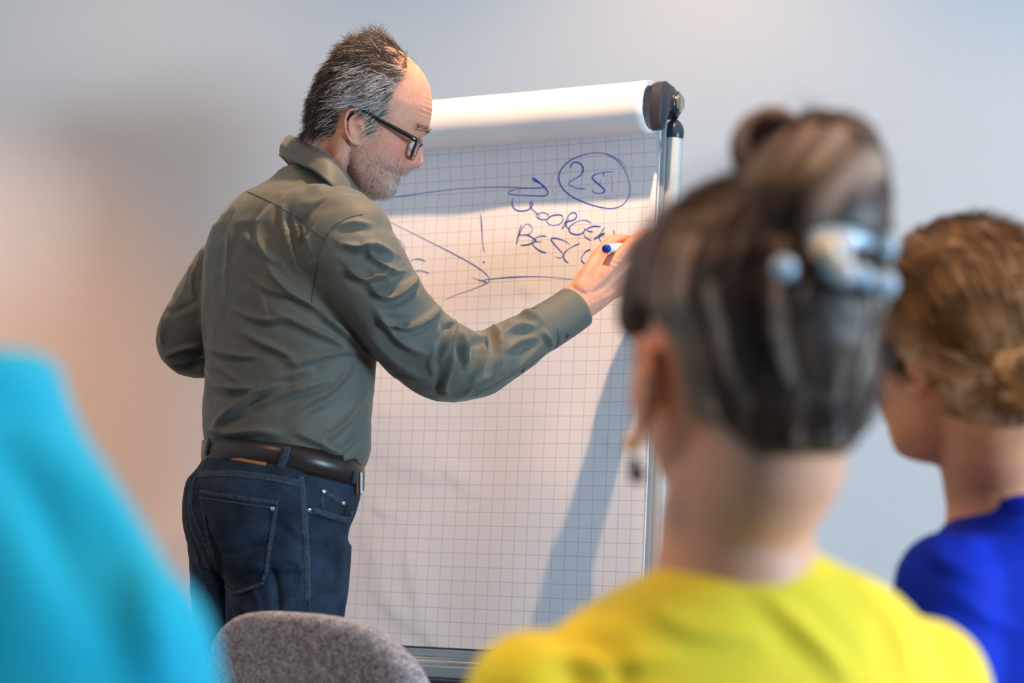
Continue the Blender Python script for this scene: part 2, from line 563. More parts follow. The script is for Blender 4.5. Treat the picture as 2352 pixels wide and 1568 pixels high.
# ------------------------------------------------------------------ handwriting
def ribbon(pts, wid, h=0.0006, n=None, closed=False):
    p = np.asarray(pts, float)
    L = np.linalg.norm(np.diff(p, axis=0), axis=1).sum()
    n = n or max(8, int(L / 5))
    q = spline(p, n)
    W = []
    for x, y in q:
        a = on_paper(x, y) - FO
        c_, r_ = a @ FU / CELL, a @ FV / CELL
        W.append((c_, r_))
    W = np.array(W)
    T = np.gradient(W, axis=0); T /= np.linalg.norm(T, axis=1, keepdims=True) + 1e-9
    nn = np.stack([-T[:, 1], T[:, 0]], 1)
    t = np.linspace(0, 1, n)
    ww = wid / CELL / 2 * (0.8 + 0.3 * np.sin(t * 7 + p[0, 0])) * np.clip(np.minimum(t, 1 - t) * 14 + 0.45, 0, 1)
    A = W + nn * ww[:, None]; B = W - nn * ww[:, None]
    V = np.vstack([FC(A[:, 0], A[:, 1], sheet_h(A[:, 0], A[:, 1]) + h), FC(B[:, 0], B[:, 1], sheet_h(B[:, 0], B[:, 1]) + h)])
    F = [[i, i + 1, n + i + 1, n + i] for i in range(n - 1)]
    return V, F

c8 = lambda L: [(900 + x / 3.564, 180 + y / 3.564) for x, y in L]
c7 = lambda L: [(1140 + x / 5.227, 480 + y / 5.227) for x, y in L]
c3 = lambda L: [(840 + x / 2.45, 320 + y / 2.45) for x, y in L]
STROKES = [
    # long arrow to the loop
    (c8([(5, 965), (50, 970), (250, 942), (450, 915), (650, 896), (850, 890), (1000, 893), (1120, 900), (1240, 895), (1225, 865), (1160, 815), (1165, 835), (1230, 868), (1275, 915), (1283, 945), (1255, 965), (1150, 963), (1040, 958), (956, 946), (975, 925), (1045, 902)]), .0026),
    # ring round 25
    (c8([(1915, 738), (1918, 718), (1890, 690), (1850, 660), (1780, 628), (1690, 618), (1580, 635), (1470, 680), (1400, 740), (1372, 800), (1380, 860), (1420, 920), (1490, 975), (1590, 1020), (1690, 1052), (1790, 1068), (1870, 1055), (1930, 1010), (1957, 940), (1952, 870), (1930, 790), (1890, 715), (1830, 660), (1760, 630)]), .0024),
    # 2
    (c8([(1472, 740), (1478, 708), (1515, 690), (1555, 705), (1573, 740), (1555, 790), (1500, 825), (1455, 855), (1465, 880), (1520, 900), (1590, 908)]), .0028),
    # 5
    (c8([(1822, 769), (1770, 768), (1700, 778), (1650, 800), (1648, 822), (1690, 862), (1740, 905), (1750, 930), (1725, 943), (1680, 943), (1655, 930), (1650, 912)]), .0028),
    (c8([(1742, 772), (1738, 790), (1742, 808)]), .0022),
    # V o o r g e k
    (c8([(1002, 980), (992, 1010), (998, 1050), (1025, 1080), (1075, 1090), (1130, 1078), (1160, 1045), (1162, 1022), (1148, 1016), (1140, 1035), (1160, 1075), (1200, 1110), (1225, 1135), (1205, 1145), (1190, 1130), (1215, 1108), (1262, 1103), (1298, 1130), (1285, 1155), (1240, 1160), (1195, 1140)]), .0027),
    (c8([(1405, 1150), (1410, 1130), (1380, 1120), (1320, 1130), (1280, 1165), (1295, 1195), (1340, 1207), (1395, 1190), (1418, 1150)]), .0026),
    (c8([(1460, 1150), (1430, 1210), (1400, 1242), (1425, 1190), (1445, 1150), (1470, 1112), (1505, 1102), (1525, 1125), (1510, 1155), (1470, 1172), (1430, 1180), (1440, 1215), (1475, 1245)]), .0026),
    (c8([(1640, 1188), (1610, 1168), (1560, 1165), (1500, 1190), (1460, 1230), (1470, 1265), (1520, 1282), (1570, 1270), (1590, 1240), (1580, 1225)]), .0026),
    (c8([(1720, 1216), (1660, 1214), (1610, 1232), (1580, 1262), (1590, 1300), (1640, 1330)]), .0026),
    (c8([(1600, 1240), (1625, 1255), (1660, 1258)]), .0024),
    (c8([(1752, 1220), (1710, 1280), (1655, 1324), (1700, 1300), (1757, 1268), (1715, 1285), (1705, 1310), (1722, 1342)]), .0025),
    (c8([(1824, 1240), (1832, 1290)]), .0022),
    (c8([(1886, 1272), (1896, 1298), (1910, 1285), (1924, 1290)]), .0018),
    # B E S C (
    (c7([(322, 195), (300, 260), (260, 430), (290, 330), (330, 240), (370, 190), (410, 190), (450, 230), (445, 280), (400, 312), (290, 320), (400, 322), (470, 365), (500, 385), (430, 425), (370, 440), (310, 440)]), .0026),
    (c7([(620, 338), (580, 328), (510, 345), (450, 390), (455, 430), (500, 480), (560, 515), (620, 532)]), .0026),
    (c7([(478, 380), (500, 398), (565, 400)]), .0022),
    (c7([(897, 430), (840, 390), (740, 358), (672, 358), (690, 400), (760, 480), (815, 545), (805, 585), (770, 592), (728, 578)]), .0026),
    (c7([(1015, 418), (930, 455), (850, 510), (820, 560), (830, 610), (880, 652)]), .0026),
    (c7([(1142, 486), (1085, 515), (1035, 580), (1038, 630), (1082, 662)]), .0027),
    # exclamation mark
    (c3([(650, 418), (658, 500), (666, 590), (676, 640)]), .0025),
    (c3([(668, 690), (676, 694), (670, 697)]), .0034),
    # long arrow
    (c3([(76, 427), (100, 445), (250, 520), (450, 620), (600, 700), (680, 755), (705, 790), (690, 812), (600, 848), (500, 882), (442, 908)]), .0017),
    (c3([(602, 776), (650, 795), (700, 790), (780, 782), (900, 776), (1020, 776), (1120, 784), (1175, 790)]), .0018),
    (c3([(640, 792), (668, 800), (688, 806)]), .0024),
    # scraps beside the shoulder
    (c3([(130, 548), (180, 562), (218, 595), (224, 630), (208, 672)]), .0020),
    (c3([(260, 684), (285, 674), (320, 678), (345, 690)]), .0022),
    (c3([(285, 742), (320, 740), (362, 756)]), .0021),
]
hw = MB()
for s, wd in STROKES:
    hw.add(*ribbon(s, wd * .8))
mk('handwriting', *hw.out(), M_ink, sheet, label='blue marker handwriting with a circled 25')
for s, wd in [(c8([(1035, 985), (1042, 950), (1050, 890), (1046, 905)]), .0014), (c8([(990, 892), (1025, 890), (1050, 896)]), .0012), (c8([(1320, 790), (1312, 850)]), .0010),
              (c8([(1228, 955), (1222, 900), (1235, 900)]), .0010), (c8([(1320, 900), (1335, 950), (1370, 945), (1375, 905)]), .0010), (c8([(1480, 905), (1540, 920)]), .0010),
              (c8([(1690, 900), (1720, 830), (1700, 880)]), .0009), (c8([(1795, 790), (1812, 850), (1808, 940)]), .0012), (c8([(1740, 985), (1820, 988), (1852, 983)]), .0012)]:
    mk('pencil_mark', *ribbon(s, wd, 0.0004), M_redink, sheet)
# ------------------------------------------------------------------ people: shared builders
def interp(tab, z):
    t = np.array(sorted(tab)); return np.interp(z, t[:, 0], t[:, 1])

def sinterp(tab, z):
    """smooth interpolation through table rows (z, value)"""
    t = np.array(sorted(tab), float)
    zz = np.linspace(t[0, 0], t[-1, 0], 400)
    v = np.interp(zz, t[:, 0], t[:, 1])
    k = np.hanning(13); k /= k.sum()
    vp = np.convolve(np.pad(v, 6, mode='edge'), k, 'valid')
    return np.interp(z, zz, vp)

MAN_HEAD = dict(
    front=[(-95, 52), (-92, 68), (-86, 83), (-80, 91), (-68, 95), (-58, 92), (-50, 96.5), (-46, 96), (-43, 93), (-40, 98), (-34, 104), (-24, 103.5), (27, 107), (34, 110.5), (41, 112.5), (55, 112), (75, 109), (91, 103.5), (108, 94.5), (123, 80), (135, 62), (145, 38), (152, 12), (155, 2)],
    back=[(-95, 40), (-88, 22), (-75, 8), (-60, -4), (-45, -18), (-30, -44), (-15, -64), (0, -73), (20, -79), (40, -81), (80, -76), (100, -69), (120, -57), (140, -38), (150, -20), (155, -6)],
    width=[(-95, 16), (-91, 28), (-85, 40), (-75, 50), (-60, 60), (-40, 66), (-20, 70), (0, 73), (20, 75), (40, 77), (70, 77), (95, 73), (115, 65), (130, 54), (142, 38), (150, 20), (155, 4)],
    cx=[(-95, 46), (-75, 34), (-50, 18), (-20, 6), (10, 0), (60, 2), (155, -2)],
    nose=[(-29, 0), (-24, 9), (-17, 17.5), (-9, 19.5), (3, 13.5), (15, 6), (25, 1), (32, 0)],
    nosew=[(-29, 15), (-20, 15), (-10, 12), (3, 8.5), (18, 7.5), (32, 10)],
    eye_z=11, eye_y=33, mouth_z=-44, stretch=.03)
FEM_HEAD = dict(
    front=[(-86, 48), (-82, 66), (-76, 80), (-68, 87), (-60, 85), (-52, 90), (-47, 88), (-40, 93), (-30, 94), (-22, 94), (20, 93), (32, 96), (45, 98), (60, 97), (78, 91), (95, 78), (108, 60), (118, 36), (124, 10), (126, 2)],
    back=[(-86, 36), (-76, 18), (-64, 2), (-48, -18), (-34, -46), (-20, -66), (-5, -80), (15, -90), (40, -94), (65, -88), (88, -74), (105, -54), (118, -28), (126, -4)],
    width=[(-86, 14), (-82, 26), (-74, 38), (-60, 50), (-40, 58), (-20, 63), (0, 67), (20, 70), (45, 72), (65, 70), (85, 63), (102, 51), (114, 35), (122, 18), (126, 4)],
    cx=[(-86, 42), (-60, 26), (-30, 8), (0, -4), (60, -8), (126, 0)],
    nose=[(-26, 0), (-20, 9), (-14, 15), (-8, 16), (4, 9), (15, 3), (25, 0)],
    nosew=[(-26, 13), (-12, 12), (5, 7.5), (25, 8)],
    eye_z=10, eye_y=31, mouth_z=-45)

def head_mesh(T, n=176, step=2.2):
    st = T.get('stretch', 0)
    if st:
        T = {k: [(a + max(0, a - 35) * st, b) for a, b in v] if k in ('front', 'back', 'width') else v for k, v in T.items()}
    z0 = min(a for a, _ in T['front']); z1 = max(a for a, _ in T['front'])
    zs = np.arange(z0, z1 + .1, step)
    th = np.linspace(0, 2 * np.pi, n, endpoint=False)
    # denser at the face
    th = th - 0.35 * np.sin(th)
    xf, xb, w, cx = (sinterp(T[k], zs) for k in ('front', 'back', 'width', 'cx'))
    nz, nw = interp(T['nose'], zs), interp(T['nosew'], zs)
    rings = []
    for i, z in enumerate(zs):
        c, s = np.cos(th), np.sin(th)
        pf = 2.35 - 0.25 * min(1, max(0, (z - 30) / 70))
        cc = np.sign(c) * np.abs(c) ** (2 / pf); ss = np.sign(s) * np.abs(s) ** (2 / pf)
        x = cx[i] + np.where(c > 0, xf[i] - cx[i], cx[i] - xb[i]) * np.where(c > 0, cc, c)
        y = w[i] * np.where(c > 0, ss, s)
        zz = np.full(n, z)
        front = np.clip((x - cx[i]) / max(20, (xf[i] - cx[i])), 0, 1) ** 1.5
        g = lambda y0, zc, sy, sz: np.exp(-((np.abs(y) - y0) / sy) ** 2 - ((z - zc) / sz) ** 2)
        ez, ey = T['eye_z'], T['eye_y']; mz = T['mouth_z']
        # temples, sockets, lids, cheekbones
        x = x - front * 11 * g(ey - 2, ez - 1, 15, 11) + front * 6.5 * g(ey, ez - 1, 10, 8)
        x = x + front * 1.8 * g(ey - 6, ez + 20, 20, 10)
        x = x + front * 3.5 * g(ey + 13, ez - 22, 15, 13)
        x = x - front * 3.0 * g(ey + 6, mz + 2, 13, 18)
        # lips and mouth slit
        x = x + front * 2.5 * np.exp(-(y / 17) ** 2) * (np.exp(-((z - mz - 6) / 4.5) ** 2) + 1.1 * np.exp(-((z - mz + 6) / 4.5) ** 2))
        x = x - front * 4.2 * np.exp(-(y / 21) ** 4) * np.exp(-((z - mz) / 2.2) ** 2)
        # fold from nostril to mouth corner
        yl = 17 + (mz + 22 - z) * -0.0 + np.clip((-22 - z) / 26, 0, 1) * 12
        x = x - front * 1.0 * np.exp(-((np.abs(y) - yl) / 4.5) ** 2) * np.exp(-((z - mz - 12) / 15) ** 2)
        # nose
        prof = np.exp(-(np.abs(y) / nw[i]) ** 2.4)
        x = x + (np.cos(th) > 0) * nz[i] * prof
        x = x + front * 4.0 * np.exp(-((np.abs(y) - 14.5) / 4.2) ** 2 - ((z + 15) / 6.5) ** 2)
        rings.append(np.stack([x, y, zz], 1))
    V, F = loft(rings)
    return V / 1000.0, F

def ear_mesh(side, c=(2, 72, 2), H=33, W=19, tilt=10):
    """outer ear, in head millimetres; side -1 = right ear"""
    nt, nr = 56, 20
    th = np.linspace(0, 2 * np.pi, nt, endpoint=False)
    front = []
    back = []
    for k in range(1, nr + 1):
        ro = k / nr
        ex = W * np.cos(th) * (1 + 0.16 * np.sin(th)) * ro - 2.5 * np.sin(th) * ro
        ez = H * np.sin(th) * ro
        rear = np.clip(-ex / W, -1, 1)
        h = 6 + 8.5 * np.clip(0.5 + 0.5 * rear, 0, 1)
        lobe = np.clip((-np.sin(th) - 0.65) / 0.3, 0, 1)
        rim = 1 - lobe
        anter = np.clip((np.cos(th) - 0.55) / 0.35, 0, 1) * np.clip(1 - np.sin(th) * 1.2, 0, 1)
        h = h + rim * (1 - anter) * (6.0 * np.exp(-((ro - 0.92) / 0.08) ** 2) - 6.0 * np.exp(-((ro - 0.75) / 0.085) ** 2))
        h = h + (1 - anter) * rim * 4.2 * np.exp(-((ro - 0.56) / 0.085) ** 2) * np.clip(0.75 - 0.5 * np.cos(th), 0, 1)
        dx, dz = ex - 4, ez + 5
        h = h - 12.5 * np.exp(-((dx / 8.2) ** 2 + (dz / 10.5) ** 2) ** 1.3)
        h = h - 4.5 * np.exp(-(((ex - 2) / 8) ** 2 + ((ez - 15) / 4.5) ** 2))
        h = h + 6.5 * np.exp(-(((ex - 14) / 4.2) ** 2 + ((ez + 3) / 6) ** 2))
        h = h + 1.5 * lobe * np.exp(-((ro - 0.7) / 0.3) ** 2)
        if k == nr:
            h = h - 2.0
        front.append(np.stack([ex, h, ez], 1))
        back.append(np.stack([ex * 0.97, h - 4.6 - 2.5 * (1 - ro), ez * 0.97], 1))
    rings = [r for r in back[::-1]]
    rings = [back[k] for k in range(nr)] + [front[k] for k in range(nr - 1, -1, -1)]
    V, F = loft(rings)
    # tilt back a little, then place on the head side
    a = math.radians(tilt)
    x = V[:, 0] * math.cos(a) - V[:, 2] * math.sin(a); z = V[:, 0] * math.sin(a) + V[:, 2] * math.cos(a)
    V = np.stack([x + c[0], side * (V[:, 1] + c[1] - 8), z + c[2]], 1)
    mb = MB().add(V, F)
    mb.add(*ellipsoid((c[0] + 3, side * (c[1] - 2), c[2] - 3), (12, 9, 19), 20, 12))
    V, F = mb.out()
    return V / 1000.0, F

def frame_from(fwd_xy_deg, pitch_deg, roll_deg=0):
    """columns: forward, left, up. yaw measured from +X towards +Y, pitch positive = looking down"""
    a, p = math.radians(fwd_xy_deg), math.radians(pitch_deg)
    f0 = np.array([math.cos(a), math.sin(a), 0]); l = np.array([-math.sin(a), math.cos(a), 0]); u0 = np.array([0, 0, 1.0])
    f = f0 * math.cos(p) - u0 * math.sin(p); u = f0 * math.sin(p) + u0 * math.cos(p)
    r = math.radians(roll_deg)
    l2 = l * math.cos(r) + u * math.sin(r); u2 = -l * math.sin(r) + u * math.cos(r)
    return np.stack([f, l2, u2], 1)

def strands(R, D0, length, flow, nseg=6, rad=0.0003, curl=0.3, colors=None, seed=1, stiff=0.5, wave=0.0, taper=0.35):
    """roots, start directions, lengths, flow directions -> mesh of thin 3-sided hairs with colours"""
    g = np.random.default_rng(seed); n = len(R)
    length = np.broadcast_to(np.asarray(length, float), (n,))
    pts = np.zeros((n, nseg + 1, 3)); pts[:, 0] = R
    d = norm(D0)
    rnd = norm(g.normal(size=(n, 3)))
    for k in range(nseg):
        t = (k + 1) / nseg
        d = norm(d * (1 - stiff) + norm(flow) * stiff + rnd * curl * t * 0.6 + g.normal(size=(n, 3)) * wave)
        pts[:, k + 1] = pts[:, k] + d * (length / nseg)[:, None]
    T = norm(np.gradient(pts, axis=1))
    a = norm(np.cross(T, norm(g.normal(size=(n, 1, 3)))))
    b = np.cross(T, a)
    rr = np.broadcast_to(np.asarray(rad, float), (n,))[:, None] * np.linspace(1, taper, nseg + 1)[None]
    V = np.zeros((n, nseg + 1, 3, 3))
    for j in range(3):
        an = 2 * np.pi * j / 3
        V[:, :, j] = pts + (a * math.cos(an) + b * math.sin(an)) * rr[..., None]
    V = V.reshape(-1, 3)
    base = (np.arange(n) * (nseg + 1) * 3)[:, None, None]
    s = (np.arange(nseg) * 3)[None, :, None]; j = np.arange(3)[None, None]; j2 = (j + 1) % 3
    F = np.stack([base + s + j, base + s + j2, base + s + 3 + j2, base + s + 3 + j], -1).reshape(-1, 4)
    C = None
    if colors is not None:
        C = np.repeat(colors, (nseg + 1) * 3, axis=0)
    return V, F, C

def fastmesh(name, V, F, m, parent, colors=None, kind=None, label=None):
    V = np.asarray(V) - (org(parent) if parent is not None else 0)
    me = bpy.data.meshes.new(name)
    F = np.asarray(F, np.int32); k = F.shape[1]
    me.vertices.add(len(V)); me.vertices.foreach_set('co', V.astype(np.float32).ravel())
    me.loops.add(F.size); me.loops.foreach_set('vertex_index', F.ravel())
    me.polygons.add(len(F)); me.polygons.foreach_set('loop_start', np.arange(len(F), dtype=np.int32) * k)
    me.update(calc_edges=True)
    me.polygons.foreach_set('use_smooth', np.ones(len(F), bool))
    if colors is not None:
        at = me.color_attributes.new('Col', 'FLOAT_COLOR', 'POINT')
        c = np.ones((len(V), 4), np.float32); c[:, :3] = colors
        at.data.foreach_set('color', c.ravel())
    me.materials.append(m); me.update()
    o = bpy.data.objects.new(name, me); col.objects.link(o); o.parent = parent
    if kind:
        o['kind'] = kind
    if label:
        o['label'] = label
    return o

def sample_surface(V, F, w, n, seed=0):
    """random points on the mesh, weighted per vertex; returns points, normals"""
    g = np.random.default_rng(seed)
    tri = []
    for f in F:
        tri.append((f[0], f[1], f[2]))
        if len(f) == 4:
            tri.append((f[0], f[2], f[3]))
    tri = np.array(tri)
    a, b, c = V[tri[:, 0]], V[tri[:, 1]], V[tri[:, 2]]
    cr = np.cross(b - a, c - a); ar = np.linalg.norm(cr, axis=1)
    p = ar * w[tri].mean(1); p /= p.sum()
    k = g.choice(len(tri), n, p=p)
    u, v = g.random(n), g.random(n); fl = u + v > 1; u[fl] = 1 - u[fl]; v[fl] = 1 - v[fl]
    pt = a[k] + (b[k] - a[k]) * u[:, None] + (c[k] - a[k]) * v[:, None]
    return pt, norm(cr[k])

def smoothstep(a, b, x):
    t = np.clip((x - a) / (b - a), 0, 1); return t * t * (3 - 2 * t)

def displace_strokes(V, F, strokes, facing=True):
    """raise folds and press valleys into a cloth surface; strokes are traced polylines (px) with width (px) and height (m)"""
    N = vnormals(V, F)
    q = project(V)
    view = norm(V - CAMP)
    face = np.clip(-(N * view).sum(1) * 2.0, 0, 1) if facing else np.ones(len(V))
    D = np.zeros(len(V))
    for pts, wd, amp in strokes:
        p = spline(np.array(pts, float), max(6, len(pts) * 5))
        lo, hi = p.min(0) - 4 * wd, p.max(0) + 4 * wd
        idx = np.where(((q > lo) & (q < hi)).all(1) & (face > 0))[0]
        if not len(idx):
            continue
        Q = q[idx]
        best = np.full(len(idx), 1e9); sd = np.zeros(len(idx)); bt = np.zeros(len(idx))
        m = len(p) - 1
        for i in range(m):
            e = p[i + 1] - p[i]; L2 = e @ e + 1e-9
            t = np.clip(((Q - p[i]) @ e) / L2, 0, 1)
            r = Q - p[i] - t[:, None] * e
            d = np.hypot(r[:, 0], r[:, 1])
            s = np.sign(e[0] * r[:, 1] - e[1] * r[:, 0])
            up = d < best
            best[up] = d[up]; sd[up] = (d * s)[up]; bt[up] = ((i + t) / m)[up]
        env = np.sin(np.pi * np.clip(bt * 0.92 + 0.04, 0, 1)) ** 0.7
        prof = 1.0 / (1 + (best / (wd * .8)) ** 2) ** 1.6 - 0.40 * np.exp(-((sd - 1.9 * wd) / (1.1 * wd)) ** 2)
        D[idx] += amp * env * prof
    return V + N * (D * face)[:, None]

class Surf:
    """ray casting of traced pixel lines on to a surface"""
    def __init__(s, V, F):
        s.b = BVHTree.FromPolygons([tuple(v) for v in V], [tuple(f) for f in F])
    def hit(s, px, py):
        d = norm(ray(px, py))
        h = s.b.ray_cast(Vector(CAMP), Vector(d))
        if h[0] is None:
            return None, None
        return np.array(h[0]), np.array(h[1])
    def line(s, pts, n=None, off=0.0005):
        p = np.array(pts, float)
        L = np.linalg.norm(np.diff(p, axis=0), axis=1).sum()
        q = spline(p, n or max(6, int(L / 5)))
        out = []; nn = []
        for x, y in q:
            a, b = s.hit(x, y)
            if a is not None:
                if out and np.linalg.norm(a - out[-1]) > 0.03:
                    continue
                out.append(a + b * off); nn.append(b)
        return np.array(out), np.array(nn)

def ribbon3(path, nrm, wid, thick=0.0):
    """flat band following a path lying on a surface"""
    T = norm(np.gradient(path, axis=0)); B = norm(np.cross(T, nrm))
    w = np.broadcast_to(np.asarray(wid, float), (len(path),))[:, None]
    n = len(path)
    top = nrm * thick
    R = np.stack([path + B * w / 2, path + B * w * 0.42 + top, path - B * w * 0.42 + top, path - B * w / 2], 1)
    V = R.reshape(-1, 3); F = []
    for i in range(n - 1):
        for j in range(3):
            F.append([i * 4 + j, i * 4 + j + 1, (i + 1) * 4 + j + 1, (i + 1) * 4 + j])
    F += [[0, 3, 2, 1], [(n - 1) * 4 + j for j in range(4)]]
    return V, F

def hand_mesh(wrist, mcps, chains, thumb, wr=(0.029, 0.021), back_n=None, mid=None):
    """palm from wrist to the knuckles plus five finger chains of (points, radii)"""
    mb = MB()
    m = np.mean(mcps, 0)
    for q in mcps:
        path = spline([wrist * 0.8 + q * 0.2, wrist * 0.45 + q * 0.55, q], 7)
        mb.add(*capsule(path, np.linspace(0.016, 0.0125, 7), n=12))
    mb.add(*capsule(spline([wrist, wrist * 0.5 + m * 0.5, m], 6), [0.020, 0.019, 0.017, 0.016, 0.015, 0.013], n=14))
    for pts, rr in list(chains) + [thumb]:
        pts = np.array(pts)
        k = len(pts)
        path = spline(pts, k * 4)
        r = np.interp(np.linspace(0, k - 1, k * 4), np.arange(k), rr)
        mb.add(*capsule(path, r, n=12))
    return mb

M_skin = mat('skin', (0.55, 0.33, 0.25), 0.52, spec=0.4, attr=True, noise=[(60, 4, 0.10), (420, 2, 0.09)], bump=[(700, 2, 0.25, 0.0012), (120, 3, 0.18, 0.0015)], sss=0.12)
M_hair = mat('hair', (0.1, 0.08, 0.07), 0.42, spec=0.5, attr=True)
M_eye = mat('eye_white', (0.75, 0.72, 0.68), 0.15)
# ------------------------------------------------------------------ man at the flip chart
RX = np.array([0.64, -0.768, 0.0])       # his right
FX = np.array([0.768, 0.64, 0.0])        # the way his body faces
man = root('person', 'man in grey-green shirt and dark jeans writing on the flip chart', 'person', (P(640, 1500, 3.25)[0], 3.25, 0.0))

M_shirt = mat('grey_green_cotton_shirt', (0.105, 0.112, 0.096), 0.60, spec=0.35, sheen=0.25, sheen_tint=(0.75, 0.85, 0.8), noise=[(500, 2, 0.05), (7, 3, 0.05)], bump=[(900, 2, 0.15, 0.0006), (38, 3, 0.22, 0.003)])
M_seam = mat('dark_green_thread', (0.055, 0.060, 0.050), 0.8)
M_denim = mat('dark_blue_denim', (0.013, 0.026, 0.046), 0.78, spec=0.25, noise=[(22, 5, 0.55), (600, 2, 0.45)], bump=[(800, 2, 0.3, 0.0008), (60, 3, 0.25, 0.003)])
M_denim_seam = mat('faded_denim_edge', (0.022, 0.040, 0.062), 0.85, noise=[(260, 2, 0.6)])
M_thread = mat('grey_blue_thread', (0.10, 0.14, 0.18), 0.8)
M_belt = mat('dark_brown_leather', (0.026, 0.017, 0.015), 0.34, spec=0.5, bump=[(300, 3, 0.12, 0.0008), (20, 2, 0.1, 0.002)])
M_tan = mat('tan_leather', (0.30, 0.13, 0.05), 0.5)
M_steel = mat('polished_steel', (0.75, 0.75, 0.75), 0.22, metal=1.0)
M_button = mat('grey_green_button', (0.07, 0.075, 0.07), 0.3)

TH = np.linspace(0, 2 * np.pi, 96, endpoint=False)
def body_ring(y, xl, xr, k, tilt=0.0, Yc=3.22, power=2.15, lean=0.8, side=0.0):
    mid = (xl + xr) / 2
    Y = Yc + (mid - 655) / 1425 * lean
    c = P(mid, y, Y)
    sc = FPX / Y
    hw = (xr - xl) / 2 / sc
    a = hw / math.sqrt(RX[0] ** 2 + (k * FX[0]) ** 2)
    b = a * k
    cs, sn = np.cos(TH), np.sin(TH)
    cs = np.sign(cs) * np.abs(cs) ** (2 / power); sn = np.sign(sn) * np.abs(sn) ** (2 / power)
    V = c + RX * (a * cs)[:, None] + FX * (b * sn)[:, None]
    V[:, 2] -= tilt * ((V - c) @ FX) + side * ((V - c) @ RX)
    return V

shirt_tab = [  # y, left, right, depth ratio, forward tilt
    (1110, 486, 806, .80, .20), (1075, 482, 818, .80, .20), (1055, 476, 832, .80, .20), (1034, 470, 842, .80, .19), (1010, 467, 848, .80, .17), (985, 466, 850, .80, .14),
    (955, 466, 852, .79, .10), (920, 467, 855, .77, .06), (880, 468, 860, .75, .03), (830, 467, 866, .72, .0), (780, 463, 866, .68, 0), (720, 457, 862, .64, 0),
    (660, 454, 862, .61, 0), (610, 456, 866, .60, 0), (565, 462, 868, .60, 0), (530, 472, 860, .60, -.05), (500, 486, 842, .62, -.08), (472, 504, 820, .64, -.12), (448, 528, 800, .68, -.16),
    (425, 560, 786, .75, -.2), (405, 598, 775, .85, -.25), (388, 632, 768, .95, -.25), (370, 655, 765, 1.0, -.25)]
rings = [body_ring(y, a, b, k, t) for y, a, b, k, t in shirt_tab]
tors = np.array(rings)
# denser in height
idx = np.linspace(0, len(tors) - 1, 90)
tors = np.stack([spline(tors[:, j], 90) for j in range(tors.shape[1])], 1)
mb = MB().add(*loft(tors))

ARM = [  # right sleeve: px, py, depth, radius
    (768, 548, 3.105, .070), (820, 602, 3.085, .071), (868, 672, 3.09, .066), (915, 740, 3.12, .064), (962, 790, 3.16, .066), (1015, 826, 3.205, .066),
    (1070, 840, 3.245, .059), (1120, 828, 3.28, .052), (1165, 804, 3.315, .0475), (1205, 778, 3.345, .0435), (1240, 760, 3.372, .0395), (1256, 750, 3.382, .0385)]
armp = np.array([P(x, y, Y) for x, y, Y, r in ARM]); armr = np.array([a[3] for a in ARM])
ap = spline(np.c_[armp, armr], 60)
mb.add(*tube(ap[:, :3], ap[:, 3], n=40, up=(0, -1, 0.2)))
# rounded top of the shoulder
mb.add(*ellipsoid(P(800, 560, 3.10), (.072, .075, .078)))
mb.add(*ellipsoid(P(745, 500, 3.14), (.085, .07, .055)))
LARM = [(545, 592, 3.33, .054), (508, 634, 3.34, .055), (476, 684, 3.34, .053), (447, 738, 3.335, .052), (424, 784, 3.345, .049), (446, 803, 3.375, .047), (500, 810, 3.43, .046), (570, 812, 3.49, .044), (628, 812, 3.53, .040)]
larm = spline(np.array([[*P(x, y, Y), r] for x, y, Y, r in LARM]), 60)
mb.add(*tube(larm[:, :3], larm[:, 3], n=36, up=(0, -1, 0.2)))
mb.add(*ellipsoid(P(568, 570, 3.32), (.058, .058, .06)))
SV, SF = remesh(*mb.out(), 0.0036, 14, 0.5)

